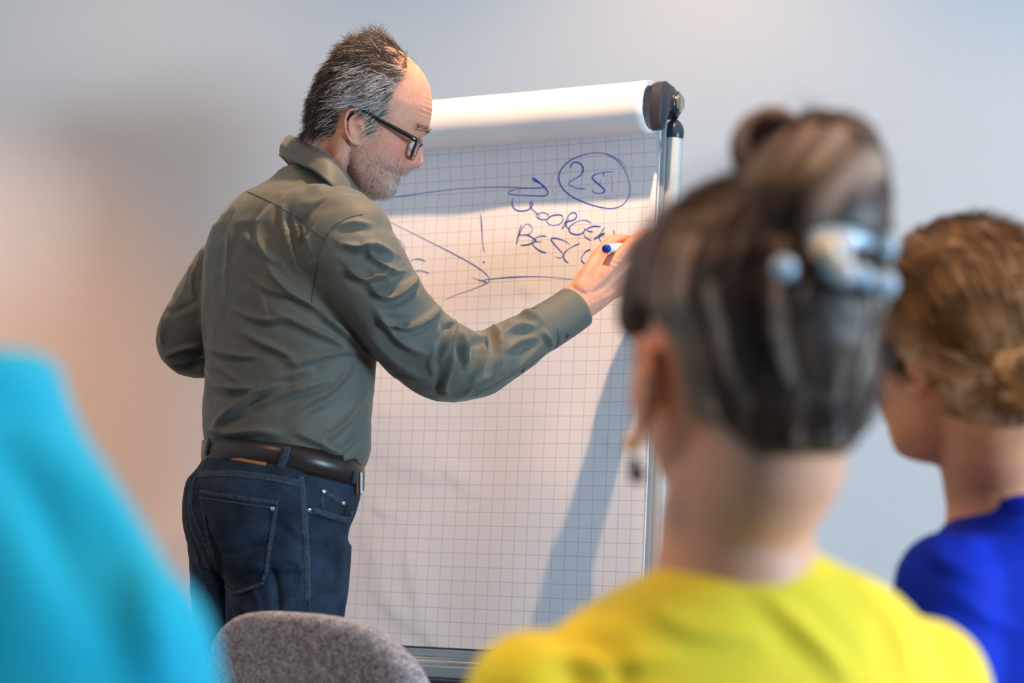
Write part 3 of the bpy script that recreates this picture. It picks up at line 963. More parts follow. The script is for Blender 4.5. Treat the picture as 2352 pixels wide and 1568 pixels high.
c2 = lambda L: [(340 + x / 2.8, 300 + y / 2.8) for x, y in L]
c4 = lambda L: [(400 + x / 2.488, 820 + y / 2.488) for x, y in L]
FOLDS = [
    # gathers under the yoke and drape towards the right armpit
    (c2([(590, 390), (560, 560), (520, 800), (500, 1050)]), 11, .0035), (c2([(500, 420), (430, 600), (380, 850), (370, 1200)]), 12, .004),
    (c2([(800, 480), (730, 600), (725, 720), (800, 830)]), 11, .006), (c2([(870, 490), (890, 640), (960, 890)]), 9, .006), (c2([(930, 550), (960, 640), (985, 740)]), 6, .004),
    (c2([(1000, 610), (1030, 700), (1050, 800)]), 6, .0035), (c2([(630, 680), (740, 800), (800, 830)]), 10, .005), (c2([(745, 835), (850, 970), (960, 1060), (1080, 1140)]), 9, .007),
    (c2([(640, 930), (760, 1010), (900, 1050), (1050, 1100)]), 10, .004), (c2([(540, 1140), (650, 1190), (780, 1215), (950, 1200)]), 9, .0045), (c2([(720, 1030), (740, 1100), (775, 1200)]), 6, .003),
    (c2([(1060, 1120), (1200, 1240), (1340, 1360), (1470, 1470)]), 11, .006), (c2([(820, 1170), (1000, 1250), (1180, 1330), (1340, 1420)]), 11, .005), (c2([(560, 1260), (700, 1340), (900, 1440), (960, 1520)]), 13, .005),
    (c2([(355, 1380), (450, 1420), (580, 1445), (700, 1450)]), 7, .0055), (c2([(400, 1500), (480, 1530), (560, 1600)]), 9, .004),
    (c2([(850, 1500), (1000, 1480), (1200, 1430), (1380, 1420)]), 10, .004), (c2([(360, 720), (345, 900), (350, 1150)]), 8, .004),
    # lower back, bloused above the belt
    (c4([(160, 150), (300, 180), (440, 180), (480, 170)]), 9, .006), (c4([(230, 400), (300, 330), (400, 260), (480, 200), (620, 150)]), 12, .008), (c4([(380, 320), (560, 240), (750, 170), (900, 130)]), 10, .005),
    (c4([(200, 410), (320, 430), (480, 420), (600, 440)]), 10, .006), (c4([(640, 350), (760, 260), (900, 180), (1010, 60)]), 11, .005), (c4([(840, 470), (920, 420), (1010, 330), (1090, 200)]), 12, .006),
    (c4([(700, 430), (820, 480), (900, 520), (980, 560)]), 10, .005), (c4([(880, 540), (960, 520), (1050, 440)]), 9, .005), (c4([(950, 590), (1020, 560), (1080, 500)]), 8, .004),
    (c4([(560, 130), (640, 110), (780, 60)]), 9, .004), (c4([(180, 40), (240, 120), (330, 180)]), 9, .004),
    # yoke
    (c2([(980, 330), (1080, 360), (1190, 330)]), 12, .003), (c2([(1060, 470), (1160, 440), (1290, 400)]), 12, .003),
    # sleeve: rolling folds round the upper arm
    (c2([(1220, 610), (1330, 590), (1450, 610)]), 10, .003), (c2([(1250, 730), (1350, 755), (1460, 745), (1568, 790)]), 11, .009), (c2([(1290, 890), (1380, 950), (1470, 940), (1568, 900)]), 11, .009),
    (c3([(30, 830), (90, 880), (180, 870), (300, 770)]), 10, .010), (c3([(130, 1030), (220, 1050), (330, 1010), (430, 930)]), 11, .010),
    (c3([(0, 600), (60, 680), (160, 740), (220, 740)]), 9, .006), (c3([(20, 720), (70, 760), (150, 780)]), 8, .004), (c2([(1500, 1200), (1568, 1260)]), 9, .004),
    (c3([(60, 960), (150, 1090), (260, 1170), (330, 1200)]), 11, .005), (c3([(0, 1080), (120, 1200), (250, 1300), (380, 1370)]), 12, .004),
    # crushed folds inside the elbow
    (c3([(460, 960), (470, 1040), (500, 1020), (455, 1130), (430, 1240)]), 8, .008), (c3([(525, 1050), (540, 1130), (545, 1200), (560, 1270)]), 7, .010), (c3([(585, 1060), (620, 1110), (670, 1140), (680, 1130)]), 7, .008),
    (c3([(625, 1050), (650, 1150), (640, 1250), (600, 1340)]), 8, .008), (c3([(690, 1010), (735, 1090), (745, 1180), (720, 1300)]), 9, .010), (c3([(490, 1160), (470, 1270), (440, 1380), (470, 1430)]), 10, .007),
    (c3([(380, 1330), (360, 1240), (400, 1150)]), 9, .005), (c3([(790, 1000), (850, 970), (930, 990), (975, 1020)]), 9, .009), (c3([(770, 1090), (850, 1060), (960, 1050)]), 9, .006), (c3([(800, 1180), (860, 1140), (960, 1110)]), 10, .005),
    (c3([(830, 1310), (900, 1230), (990, 1150)]), 9, .005), (c3([(560, 1440), (620, 1360), (720, 1320)]), 9, .005), (c3([(1000, 1080), (1030, 1130), (1050, 1180)]), 6, .005),
    # left sleeve
    ([(395, 690), (380, 740), (372, 790)], 8, .005), ([(380, 815), (420, 800), (465, 790)], 7, .006), ([(375, 825), (420, 828), (465, 815)], 6, .005), ([(450, 590), (440, 650), (452, 720)], 9, .004), ([(390, 720), (430, 700), (455, 695)], 9, -.004)]
SV = displace_strokes(SV, SF, [(p_, w_ * .85, a_ * 1.7) for p_, w_, a_ in FOLDS])
# fine random crumple
nz = noise3(SV * np.array([22, 22, 14]) + 5, 3) * 0.0014 + noise3(SV * 48, 9) * 0.0005 + (0.35 - np.abs(noise3(SV * np.array([17, 17, 26]) + 11, 13))) * 0.0030 + (0.35 - np.abs(noise3(SV * np.array([40, 40, 55]) + 3, 14))) * 0.0011
SV = SV + vnormals(SV, SF) * nz[:, None]
shirt = mk('shirt', SV, SF, M_shirt, man)
SS = Surf(SV, SF)

def seam(parent, pts, rad=0.0009, m=None, name='seam', off=0.0):
    p, n = SS.line(pts, off=off)
    if len(p) > 3:
        mk(name, *tube(p, rad, n=6), m or M_seam, parent)
seam(shirt, c2([(470, 375), (540, 362), (620, 385), (800, 465), (960, 560), (1075, 650), (1140, 700)]))
seam(shirt, c2([(1385, 538), (1290, 560), (1190, 620), (1140, 700), (1100, 800), (1070, 960), (1050, 1105)]))
seam(shirt, c3([(620, 1440), (740, 1370), (890, 1290), (1000, 1210)]), .0007)

# collar: stands round the neck, points towards his chest
def collar():
    top = [(643, 352), (668, 312), (700, 322), (740, 345), (775, 378), (805, 412), (836, 455), (842, 470)]
    ctop = []; cbot = []
    # right (near) side traced, far side mirrored round the neck
    near_t = [(665, 308, 3.30), (697, 320, 3.235), (725, 333, 3.19), (752, 348, 3.16), (786, 384, 3.155), (815, 424, 3.18), (843, 467, 3.215)]
    near_b = [(643, 358, 3.285), (680, 374, 3.195), (715, 390, 3.135), (748, 414, 3.105), (778, 442, 3.11), (810, 464, 3.15), (838, 480, 3.20)]
    far_t = [(672, 318, 3.36), (700, 335, 3.40), (745, 365, 3.42), (790, 410, 3.40), (835, 455, 3.34)]
    far_b = [(650, 366, 3.37), (680, 395, 3.43), (735, 420, 3.46), (790, 450, 3.43), (832, 478, 3.36)]
    T = spline(np.array([P(*q) for q in far_t[::-1] + near_t]), 90)
    B = spline(np.array([P(*q) for q in far_b[::-1] + near_b]), 90)
    n = 90; rows = 9
    G = []
    mid = (T.mean(0) + B.mean(0)) / 2
    for k in range(rows):
        t = k / (rows - 1)
        g = T * (1 - t) + B * t
        out = norm((g - mid) * np.array([1, 1, 0.15]))
        g = g + out * (0.006 * math.sin(math.pi * min(1, t * 1.15)))[..., None] if False else g + out * (0.006 * math.sin(math.pi * min(1, t * 1.1)))
        G.append(g)
    # inside stand
    for k in range(3):
        t = (k + 1) / 3
        G.insert(0, T * (1 - t) + (B * 0.9 + mid * 0.1) * t - norm(T - mid) * 0.006)
    V = np.array(G).reshape(-1, 3)
    m = len(G)
    F = [[i * n + j, i * n + j + 1, (i + 1) * n + j + 1, (i + 1) * n + j] for i in range(m - 1) for j in range(n - 1)]
    return evaluate(V, F, [('SOLIDIFY', dict(thickness=0.0022, offset=0)), ('SMOOTH', dict(iterations=2, factor=0.4))])
mk('collar', *collar(), M_shirt, shirt)

# cuff
cp = spline(np.array([P(1243, 757, 3.374), P(1268, 742, 3.391), P(1295, 725, 3.408), P(1322, 706, 3.424)]), 14)
cr = np.linspace(0.0410, 0.0395, 14)
T_, A_, B_ = frames(cp, (0, -1, 0.2))
th = np.linspace(0, 2 * np.pi, 48, endpoint=False)
cuff_r = []
for i in range(14):
    cuff_r.append(cp[i] + A_[i] * (cr[i] * 0.86 * np.cos(th))[:, None] + B_[i] * (cr[i] * np.sin(th))[:, None])
inner = [cp[-1 - i] + A_[-1 - i] * (cr[-1 - i] * 0.80 * np.cos(th))[:, None] + B_[-1 - i] * (cr[-1 - i] * 0.94 * np.sin(th))[:, None] for i in range(8)]
V, F = loft(cuff_r + inner, True, False)
cuff = mk('cuff', V, F, M_shirt, shirt)
CS = Surf(V, F)
for px, py, S in ((1304, 770, CS), (1203, 849, SS)):
    h, n = S.hit(px, py)
    if h is None:
        continue
    t = norm(np.cross(n, [0, 0, 1])); b = np.cross(n, t)
    mk('button', *tube([h - n * .0005, h + n * .0012, h + n * .0018], [.0050, .0052, .0042], n=20, up=t), M_button, shirt)
    hole = MB()
    for s1, s2 in ((1, 1), (-1, 1), (1, -1), (-1, -1)):
        q = h + n * .0019 + t * s1 * .0011 + b * s2 * .0011
        hole.add(*tube([q, q + n * .0002], .0006, n=8, up=t))
    mk('button_holes', *hole.out(), M_seam, shirt, kind='stuff')

# ------------------------------------------------------------------ jeans
jean_tab = [(1056, 476, 820, .80, .20), (1090, 462, 824, .82, .20), (1112, 446, 824, .83, .18), (1130, 430, 820, .85, .15), (1165, 424, 812, .87, .10), (1200, 424, 800, .88, .06), (1235, 430, 794, .88, .03), (1270, 440, 796, .88, 0), (1300, 450, 800, .86, 0)]
jr = np.array([body_ring(y, a, b, k, t, power=2.2) for y, a, b, k, t in jean_tab])
jr = np.stack([spline(jr[:, j], 44) for j in range(jr.shape[1])], 1)
jm = MB().add(*loft(jr))
def leg(pts):
    p = spline(np.array([[*P(x, y, Y), r] for x, y, Y, r in pts]), 40)
    return p
RL = leg([(668, 1240, 3.185, .098), (660, 1330, 3.18, .098), (655, 1420, 3.18, .094), (655, 1560, 3.18, .086), (660, 1760, 3.2, .072), (662, 1950, 3.19, .066), (664, 2300, 3.17, .060), (665, 2470, 3.16, .062)])
LL = leg([(560, 1240, 3.31, .092), (556, 1330, 3.315, .086), (556, 1420, 3.32, .080), (560, 1560, 3.33, .076), (570, 1760, 3.35, .070), (575, 1950, 3.34, .066), (578, 2300, 3.33, .060), (580, 2440, 3.33, .062)])
for L_ in (RL, LL):
    L_[:, 2] = np.maximum(L_[:, 2], 0.05)
    jm.add(*tube(L_[:, :3], L_[:, 3], n=40, up=(0, -1, 0)))
# seat
jm.add(*ellipsoid(P(566, 1195, 3.20), (.080, .082, .10)))
jm.add(*ellipsoid(P(512, 1190, 3.30), (.060, .07, .09)))
JV, JF = remesh(*jm.out(), 0.0042, 10, 0.5)
JF_FOLDS = [
    # hollow and crease between the seat halves, whiskers and thigh folds
    ([(452, 1075), (452, 1130), (468, 1210), (500, 1290), (520, 1370), (530, 1440)], 9, -.014),
    (c4([(90, 560), (100, 700), (110, 900), (160, 1060), (230, 1200), (300, 1420)]), 9, .003),
    ([(610, 1290), (632, 1330), (640, 1390), (640, 1440)], 12, -.008), ([(575, 1345), (590, 1370), (600, 1400)], 9, .003),
    ([(700, 1150), (740, 1180), (790, 1190)], 8, .003), ([(640, 1180), (700, 1230), (780, 1240)], 10, .003), ([(720, 1250), (760, 1270), (800, 1262)], 8, .0025),
    ([(490, 1270), (540, 1268), (600, 1250), (640, 1240)], 8, -.004), ([(620, 1100), (660, 1130), (690, 1150)], 9, .002), ([(520, 1380), (560, 1400), (590, 1430)], 9, .004), ([(660, 1280), (690, 1300), (690, 1360)], 9, .003),
    ([(430, 1240), (450, 1270), (480, 1330)], 8, .004), ([(720, 1330), (760, 1350), (798, 1340)], 9, .003)]
JV = displace_strokes(JV, JF, JF_FOLDS)
JV = JV + vnormals(JV, JF) * (noise3(JV * 26, 21) * 0.0014 + noise3(JV * 60, 22) * 0.0006)[:, None]
jeans = mk('jeans', JV, JF, M_denim, man)
JS = Surf(JV, JF)

def jband(pts, wid, m, name, parent, thick=0.001, off=0.0004):
    p, n = JS.line(pts, off=off)
    if len(p) > 3:
        return mk(name, *ribbon3(p, n, wid, thick), m, parent)
def jthread(pts, parent, rad=0.0005, name='stitching', off=0.0012, dash=True):
    p, n = JS.line(pts, n=None, off=off)
    if len(p) < 4:
        return
    L = np.r_[0, np.cumsum(np.linalg.norm(np.diff(p, axis=0), axis=1))]
    k = int(L[-1] / 0.0042)
    b = MB()
    for i in range(k):
        s = np.linspace(i * 0.0042, i * 0.0042 + 0.0030, 3)
        q = np.stack([np.interp(s, L, p[:, j]) for j in range(3)], 1)
        b.add(*tube(q, rad, n=5))
    mk(name, *b.out(), M_thread, parent, kind='stuff')

# back pocket, a raised patch following the seat
def pocket(outline, name, m, thick=0.0018):
    o = np.array(outline, float)
    lo, hi = o.min(0), o.max(0)
    nx, ny = 34, 40
    # inside test on a grid mapped between left and right edges
    rows = []
    for j in range(ny + 1):
        y = lo[1] + (hi[1] - lo[1]) * j / ny
        xs = []
        for i in range(len(o)):
            a, b = o[i], o[(i + 1) % len(o)]
            if (a[1] - y) * (b[1] - y) <= 0 and a[1] != b[1]:
                xs.append(a[0] + (b[0] - a[0]) * (y - a[1]) / (b[1] - a[1]))
        if len(xs) < 2:
            continue
        rows.append([(x, y) for x in np.linspace(min(xs), max(xs), nx)])
    pts = []
    for r in rows:
        for x, y in r:
            h, n = JS.hit(x, y)
            pts.append(h + n * thick if h is not None else pts[-1])
    V = np.array(pts)
    F = [[i * nx + j, (i + 1) * nx + j, (i + 1) * nx + j + 1, i * nx + j + 1] for i in range(len(rows) - 1) for j in range(nx - 1)]
    V, F = evaluate(V, F, [('SOLIDIFY', dict(thickness=0.003, offset=-1 if True else 1))])
    return mk(name, V, F, m, jeans)
out = c4([(140, 760), (300, 785), (450, 805), (600, 826), (585, 920), (560, 1060), (540, 1180), (520, 1290), (440, 1325), (345, 1355), (300, 1310), (262, 1262), (215, 1120), (170, 960), (150, 860)])
pk = pocket(out, 'back_pocket', M_denim)
for k, pts in enumerate([c4([(148, 778), (300, 802), (450, 824), (590, 840)]), c4([(148, 800), (300, 824), (450, 846), (580, 860)]), c4([(588, 835), (572, 920), (548, 1060), (528, 1180), (510, 1282)]), c4([(520, 1285), (440, 1318), (348, 1345)]),
                         c4([(345, 1345), (300, 1302), (268, 1262)]), c4([(156, 800), (176, 960), (222, 1120), (266, 1258)])]):
    jthread(pts, jeans, off=0.0030)
jband(c4([(150, 768), (300, 792), (450, 813), (594, 834)]), 0.006, M_denim_seam, 'pocket_hem', jeans, 0.0006, off=0.0030)
jband(c4([(585, 850), (565, 960), (545, 1080), (527, 1200), (512, 1285)]), 0.007, M_denim_seam, 'pocket_hem', jeans, 0.0006, off=0.0030)
jband(c4([(515, 1286), (440, 1318), (346, 1346), (300, 1304), (264, 1262)]), 0.006, M_denim_seam, 'pocket_hem', jeans, 0.0006, off=0.0028)
jband(c4([(156, 790), (170, 900), (200, 1060), (262, 1255)]), 0.005, M_denim_seam, 'pocket_hem', jeans, 0.0006, off=0.0028)
jband(c4([(140, 672), (300, 664), (500, 682), (725, 722)]), 0.011, M_denim_seam, 'yoke_seam', jeans)
jthread(c4([(140, 658), (300, 650), (500, 668), (725, 706)]), jeans, name='yoke_stitching')
jthread(c4([(140, 688), (300, 680), (500, 698), (720, 738)]), jeans, name='yoke_stitching')
jband(c4([(722, 680), (728, 760), (742, 900), (752, 1060), (760, 1200), (760, 1395)]), 0.010, M_denim_seam, 'side_seam', jeans)
jthread(c4([(738, 690), (748, 800), (760, 960), (770, 1150), (772, 1390)]), jeans, name='side_stitching', rad=.0007)
jband(c4([(770, 1390), (768, 1450), (768, 1500)]), 0.002, M_denim_seam, 'side_seam', jeans)
jband(c4([(205, 545), (160, 640), (110, 720), (100, 860), (150, 1010), (210, 1130), (270, 1290), (330, 1480)]), 0.006, M_denim_seam, 'seat_seam', jeans)
jband(c4([(75, 735), (62, 840), (80, 960), (130, 1120), (165, 1260)]), 0.004, M_denim_seam, 'pocket_edge', jeans)
# front pocket and coin pocket
fp = jband(c4([(768, 872), (850, 890), (930, 920), (1000, 925), (1015, 880)]), 0.011, M_denim_seam, 'front_pocket_hem', jeans, .0014)
jthread(c4([(770, 862), (850, 878), (930, 908), (985, 915)]), jeans, name='pocket_stitching')
jthread(c4([(770, 888), (850, 904), (920, 932), (975, 940)]), jeans, name='pocket_stitching')
jband(c4([(846, 765), (900, 790), (960, 830)]), 0.010, M_denim_seam, 'coin_pocket_hem', jeans, .0014)
jband(c4([(846, 770), (846, 820), (850, 868)]), 0.006, M_denim_seam, 'coin_pocket_hem', jeans, .0010)
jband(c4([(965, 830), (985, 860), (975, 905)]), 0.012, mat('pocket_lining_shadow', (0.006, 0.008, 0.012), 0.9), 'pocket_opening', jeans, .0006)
def rivet(px, py, r=0.0034, sq=False):
    h, n = JS.hit(px, py)
    if h is None:
        return
    t = norm(np.cross(n, [0, 0, 1]))
    V, F = tube([h, h + n * .0028, h + n * .0044, h + n * .0048], [r, r * 1.05, r * .8, r * .3], n=4 if sq else 18, up=norm(t + np.cross(n, t)) if sq else t)
    mk('rivet', V, F, M_steel, jeans)
for a, s in ((c4([(768, 871)])[0], 0), (c4([(850, 768)])[0], 0), (c4([(960, 833)])[0], 0), (c4([(563, 866)])[0], 1)):
    rivet(*a, sq=bool(s), r=0.0044 if s else 0.0038)
jband(c4([(308, 572), (400, 590), (525, 612)]), 0.006, M_tan, 'leather_patch', jeans, .001)

M_manshoe = mat('brown_leather_shoe', (0.05, 0.028, 0.016), 0.4)
for L_ in (RL, LL):
    ft = L_[-1, :3].copy(); ft[2] = .045
    mk('shoe', *capsule(np.array([ft - FX * .05, ft + FX * .07, ft + FX * .18]), [.042, .042, .030], [.040, .044, .040], n=18), M_manshoe, man)

# ------------------------------------------------------------------ belt
bt = []
def belt_ring(y, grow):
    R = body_ring(y, 474, 824, .81, .20, power=2.15)
    c = R.mean(0); d = R - c; d[:, 2] = 0
    return R + norm(d) * grow
bpts = [(1098, .003), (1100, .0075), (1069, .0085), (1039, .0075), (1040, .003)]
V, F = loft([belt_ring(*b) for b in bpts], False, False)
belt = mk('belt', V, F, M_belt, man)
BS = Surf(V, F)
def bloop(pts, wid=.014):
    p, n = BS.line(pts, n=12, off=.001)
    if len(p) > 3:
        return mk('belt_loop', *ribbon3(p, n, wid, .002), M_denim_seam, jeans)
bloop(c4([(652, 478), (632, 560), (605, 640)]))
bloop(c4([(212, 450), (200, 500), (190, 556)]), .009)
bloop(c4([(1030, 655), (1020, 720), (1000, 800)]), .008)
# buckle seen edge-on at his front
h = BS.hit(812, 1110)[0]
if h is None:
    h = P(815, 1110, 3.25)
q = h + FX * 0.012
mk('buckle', *bevel(*box(q + RX * -0.02, (0.05, 0.006, 0.036), np.stack([RX, FX, [0, 0, 1]], 1)), .002), M_steel, belt, smooth=False)
mk('belt_keeper', *bevel(*box(q + RX * -0.006, (0.012, 0.010, 0.036), np.stack([RX, FX, [0, 0, 1]], 1)), .002), M_tan, belt, smooth=False)

# ------------------------------------------------------------------ head and hands (one body)
HS = 3.17 / 3.2
HR = frame_from(12, 18, 8)
tragus = P(824, 301, 3.155)
HO = tragus - HR @ (np.array([0.0, -0.074, 0.0]) * HS)
hw_ = lambda v: HO + (np.asarray(v, float) / 1000 * HS) @ HR.T
V1, F1 = head_mesh(MAN_HEAD)
hb = MB().add(HO + V1 * HS @ HR.T, F1)
for sd in (-1, 1):
    V2, F2 = ear_mesh(sd, (-8, 74, 4), 31, 18, 17)
    hb.add(HO + V2 * HS @ HR.T, F2)
neck = spline(np.array([hw_((-8, 0, 10)), hw_((-12, 0, -25)), P(782, 350, 3.25), P(768, 400, 3.25), P(745, 470, 3.25)]), 14)
hb.add(*tube(neck, np.linspace(.058, .064, 14), np.linspace(.058, .064, 14), n=40, up=(0, -1, 0)))
# under-jaw and throat
thr = spline(np.array([hw_((56, 0, -72)), hw_((30, 0, -80)), P(760, 430, 3.27)]), 8)
hb.add(*capsule(thr, [.024, .030, .036, .04, .042, .044, .046, .046], n=20))
# muscle from behind the ear to the collar
for sd in (-1, 1):
    hb.add(*capsule(np.array([hw_((-18, sd * 58, -12)), hw_((-14, sd * 56, -50)), P(770, 430, 3.22 if sd < 0 else 3.32)]), [.014, .014, .015], n=12))
HVh, HFh = remesh(*hb.out(), 0.0020, 5, 0.5)

def ear_relief(V, F, cx_, cz_, H, W, tilt, side, O, R, S):
    L = (V - O) @ R / S * 1000; N = vnormals(V, F)
    a = math.radians(tilt); dx, dz = L[:, 0] - cx_, L[:, 2] - cz_
    ex_ = dx * math.cos(a) + dz * math.sin(a); ez_ = -dx * math.sin(a) + dz * math.cos(a)
    th_ = np.arctan2(ez_ / H, ex_ / W); ro = np.hypot(ex_ / W, ez_ / H)
    lat = N @ (R[:, 1] * side)
    w = smoothstep(.2, .7, lat) * smoothstep(1.0, .88, ro) * smoothstep(66, 74, side * L[:, 1])
    lobe = np.clip((-np.sin(th_) - .6) / .3, 0, 1); ant = np.clip((np.cos(th_) - .5) / .4, 0, 1)
    d = -2.6 * np.exp(-((ro - .74) / .09) ** 2) * (1 - lobe) * (1 - ant) + 1.2 * np.exp(-((ro - .56) / .08) ** 2) * (1 - lobe) * (1 - ant)
    d = d - 5.0 * np.exp(-(((ex_ - 3) / 7) ** 2 + ((ez_ + 4) / 9) ** 2) ** 1.4) - 2.2 * np.exp(-(((ex_ - 1) / 6) ** 2 + ((ez_ - 14) / 3.6) ** 2))
    return V + (R[:, 1] * side)[None] * (d * w / 1000 * S)[:, None]
for sd in (-1, 1):
    HVh = ear_relief(HVh, HFh, -8, 4, 31, 18, 17, sd, HO, HR, HS)

def local(V):
    return (V - HO) @ HR / HS * 1000
HL = local(HVh)
# crow's-feet, forehead lines, neck creases as real relief
Nn = vnormals(HVh, HFh)
rel = 0.0003 * np.sin(HL[:, 2] * 0.85 + 1.2 * np.sin(HL[:, 1] * .06)) * smoothstep(75, 95, HL[:, 0]) * smoothstep(55, 65, HL[:, 2]) * (1 - smoothstep(95, 110, HL[:, 2]))
rel += 0.0007 * np.sin((HL[:, 0] - HL[:, 2] * 0.25) * 0.55) * np.exp(-((HL[:, 0] + 8) / 22) ** 2 - ((HL[:, 2] + 55) / 25) ** 2)
HVh = HVh + Nn * rel[:, None]

W0 = P(1318, 702, 3.425)
px3 = lambda L: [P(*a) for a in L]
mcps = px3([(1449, 562, 3.458), (1466, 590, 3.468), (1470, 622, 3.480), (1460, 650, 3.492)])
chains = [(px3([(1449, 562, 3.458), (1488, 536, 3.485), (1494, 556, 3.515), (1486, 566, 3.532)]), [.0125, .0105, .0092, .0078]),
          (px3([(1466, 590, 3.468), (1512, 566, 3.495), (1508, 582, 3.530), (1492, 584, 3.545)]), [.0125, .0108, .0094, .0080]),
          (px3([(1470, 622, 3.480), (1514, 602, 3.508), (1508, 616, 3.540), (1490, 616, 3.545)]), [.0120, .0102, .0090, .0078]),
          (px3([(1460, 650, 3.492), (1500, 638, 3.515), (1498, 648, 3.540), (1484, 648, 3.545)]), [.0108, .0090, .0080, .0070])]
thumb = (px3([(1335, 665, 3.432), (1362, 612, 3.447), (1378, 582, 3.462), (1404, 556, 3.474), (1436, 552, 3.482), (1462, 556, 3.492)]), [.021, .0175, .0130, .0105, .0108, .0085])
hm = hand_mesh(W0, mcps, chains, thumb)
fore = spline(np.array([P(1215, 772, 3.35), P(1280, 735, 3.40), W0, P(1345, 682, 3.437), P(1380, 652, 3.452)]), 14)
hm.add(*capsule(fore, np.linspace(.027, .020, 14), np.interp(np.linspace(0, 1, 14), [0, .5, .75, 1], [.034, .0325, .034, .036]), n=24, up=(0.3, -1, 0.3)))
# web between thumb and index
hm.add(*capsule(np.array(px3([(1368, 640, 3.442), (1400, 600, 3.456), (1432, 578, 3.464)])), [.016, .012, .010], n=12))
HVr, HFr = remesh(*hm.out(), 0.0016, 5, 0.5)
tend = [([(1345, 680), (1400, 630), (1448, 572)], 5, .0016), ([(1350, 690), (1410, 650), (1462, 600)], 5, .0018), ([(1355, 700), (1415, 668), (1464, 630)], 5, .0016),
        ([(1395, 600), (1415, 612), (1430, 612)], 3, .0011), ([(1397, 590), (1418, 600), (1440, 600)], 3, .0010), ([(1345, 655), (1360, 668), (1372, 690)], 2.5, .0006), ([(1352, 648), (1368, 662), (1380, 682)], 2.5, .0006), ([(1336, 662), (1352, 676), (1362, 696)], 2.5, .0006)]
HVr = displace_strokes(HVr, HFr, [(p_, w_ * 1.3, a_ * .6) for p_, w_, a_ in tend])

# left hand, closed in front of his waist
lw = larm[-1, :3]; d1 = norm(larm[-1, :3] - larm[-4, :3]); dn = np.array([0, 0, -1.0]); sd_ = norm(np.cross(d1, dn))
lm = [lw + d1 * .09 + dn * (k - 1.5) * .019 for k in range(4)]
ch = [([q, q + d1 * .030 - sd_ * .02, q + d1 * .018 - sd_ * .045, q - d1 * .002 - sd_ * .048], [.011, .0098, .009, .0078]) for q in lm]
lthumb = ([lw + d1 * .03 - dn * .02, lw + d1 * .06 - dn * .035 - sd_ * .012, lw + d1 * .09 - dn * .032 - sd_ * .03, lw + d1 * .105 - dn * .02 - sd_ * .04], [.018, .014, .012, .009])
lh = hand_mesh(lw + d1 * .01, lm, ch, lthumb)
lh.add(*capsule(np.array([larm[-12, :3], lw, lw + d1 * .03]), [.03, .027, .024], n=16))
HVl, HFl = remesh(*lh.out(), 0.003, 4, 0.5)

# trunk, arms and legs under the clothes
ub = MB()
ub.add(*loft([body_ring(y, a + 40, b - 40, k) for y, a, b, k in ((1250, 450, 800, .8), (1100, 460, 800, .8), (900, 468, 840, .75), (700, 456, 845, .6), (560, 470, 840, .55), (480, 540, 800, .6))]))
ub.add(*tube(ap[:, :3], ap[:, 3] * 0.62, n=16)); ub.add(*tube(larm[:, :3], larm[:, 3] * 0.6, n=16))
ub.add(*tube(neck, .055, n=16)); ub.add(*tube(spline(np.array([neck[-1], P(660, 620, 3.22)]), 5), .06, n=16))
for L_ in (RL, LL):
    ub.add(*tube(L_[:, :3], L_[:, 3] * 0.75, n=16))
HVb, HFb = remesh(*ub.out(), 0.010, 6, 0.5)

body = MB().add(HVh, HFh).add(HVr, HFr).add(HVl, HFl).add(HVb, HFb)
BV, BF = body.out()
# skin colours: stubble, lips, ear, scalp
nh = len(HVh)
C = np.tile(np.array([0.66, 0.315, 0.205]), (len(BV), 1))
HL = local(HVh); x, y, z = HL.T
ay = np.abs(y)
def blend(C, w, c):
    C[:nh] = C[:nh] * (1 - w[:, None]) + np.array(c) * w[:, None]
red = np.exp(-((x - 75) / 34) ** 2 - ((z + 10) / 24) ** 2) * 0.75
blend(C, red, (0.72, 0.24, 0.17))
blend(C, np.exp(-((x - 122) / 12) ** 2 - ((z + 8) / 14) ** 2) * .8, (0.62, 0.27, 0.22))
ear = smoothstep(74, 82, ay) * np.exp(-((x + 2) / 26) ** 2 - (z / 40) ** 2)
blend(C, ear * .8, (0.62, 0.285, 0.20))
nn = noise3(HL / 3.2, 4) * .5 + .5
beard = smoothstep(-12, -34, z) * smoothstep(-30, 5, x) * (1 - smoothstep(-88, -97, z) * 0.4)
beard = np.maximum(beard, smoothstep(28, 10, np.abs(x - 22)) * smoothstep(62, 40, z) * smoothstep(-40, -20, z) * 0.5)
lip = np.exp(-((z + 44) / 7.5) ** 4) * smoothstep(84, 88, x) * (ay < 25) * smoothstep(104, 99, x)
beard = beard * (1 - lip)
blend(C, beard * (0.30 + 0.35 * nn), (0.40, 0.26, 0.21))
blend(C, lip * .75, (0.50, 0.19, 0.18))
chinw = np.exp(-((x - 90) / 22) ** 2 - ((z + 70) / 20) ** 2) * beard
blend(C, chinw * (.5 * nn + .2), (0.56, 0.50, 0.47))
# scalp under the hair
hairline = 41 + 6 * np.sin(z * .07) - 10 * smoothstep(60, 20, z)
scalp = smoothstep(hairline + 4, hairline - 14, x) * smoothstep(-30, -10, z) * (1 - ear)
scalp = scalp * np.where((x > -34) & (z < 42), np.maximum(smoothstep(30, 42, z), .55 * smoothstep(12, 18, x) * smoothstep(34, 26, x) * smoothstep(-5, 10, z)), 1)
thin = np.exp(-((x - 22) / 16) ** 2 - ((z - 135) / 16) ** 2)
blend(C, scalp * (0.72 - 0.55 * thin), (0.17, 0.135, 0.115))
fore_red = smoothstep(60, 80, x) * smoothstep(48, 70, z) * (.25 * nn)
blend(C, fore_red, (0.60, 0.30, 0.21))
bodyo = mk('body', BV, BF, M_skin, man, colors=C)

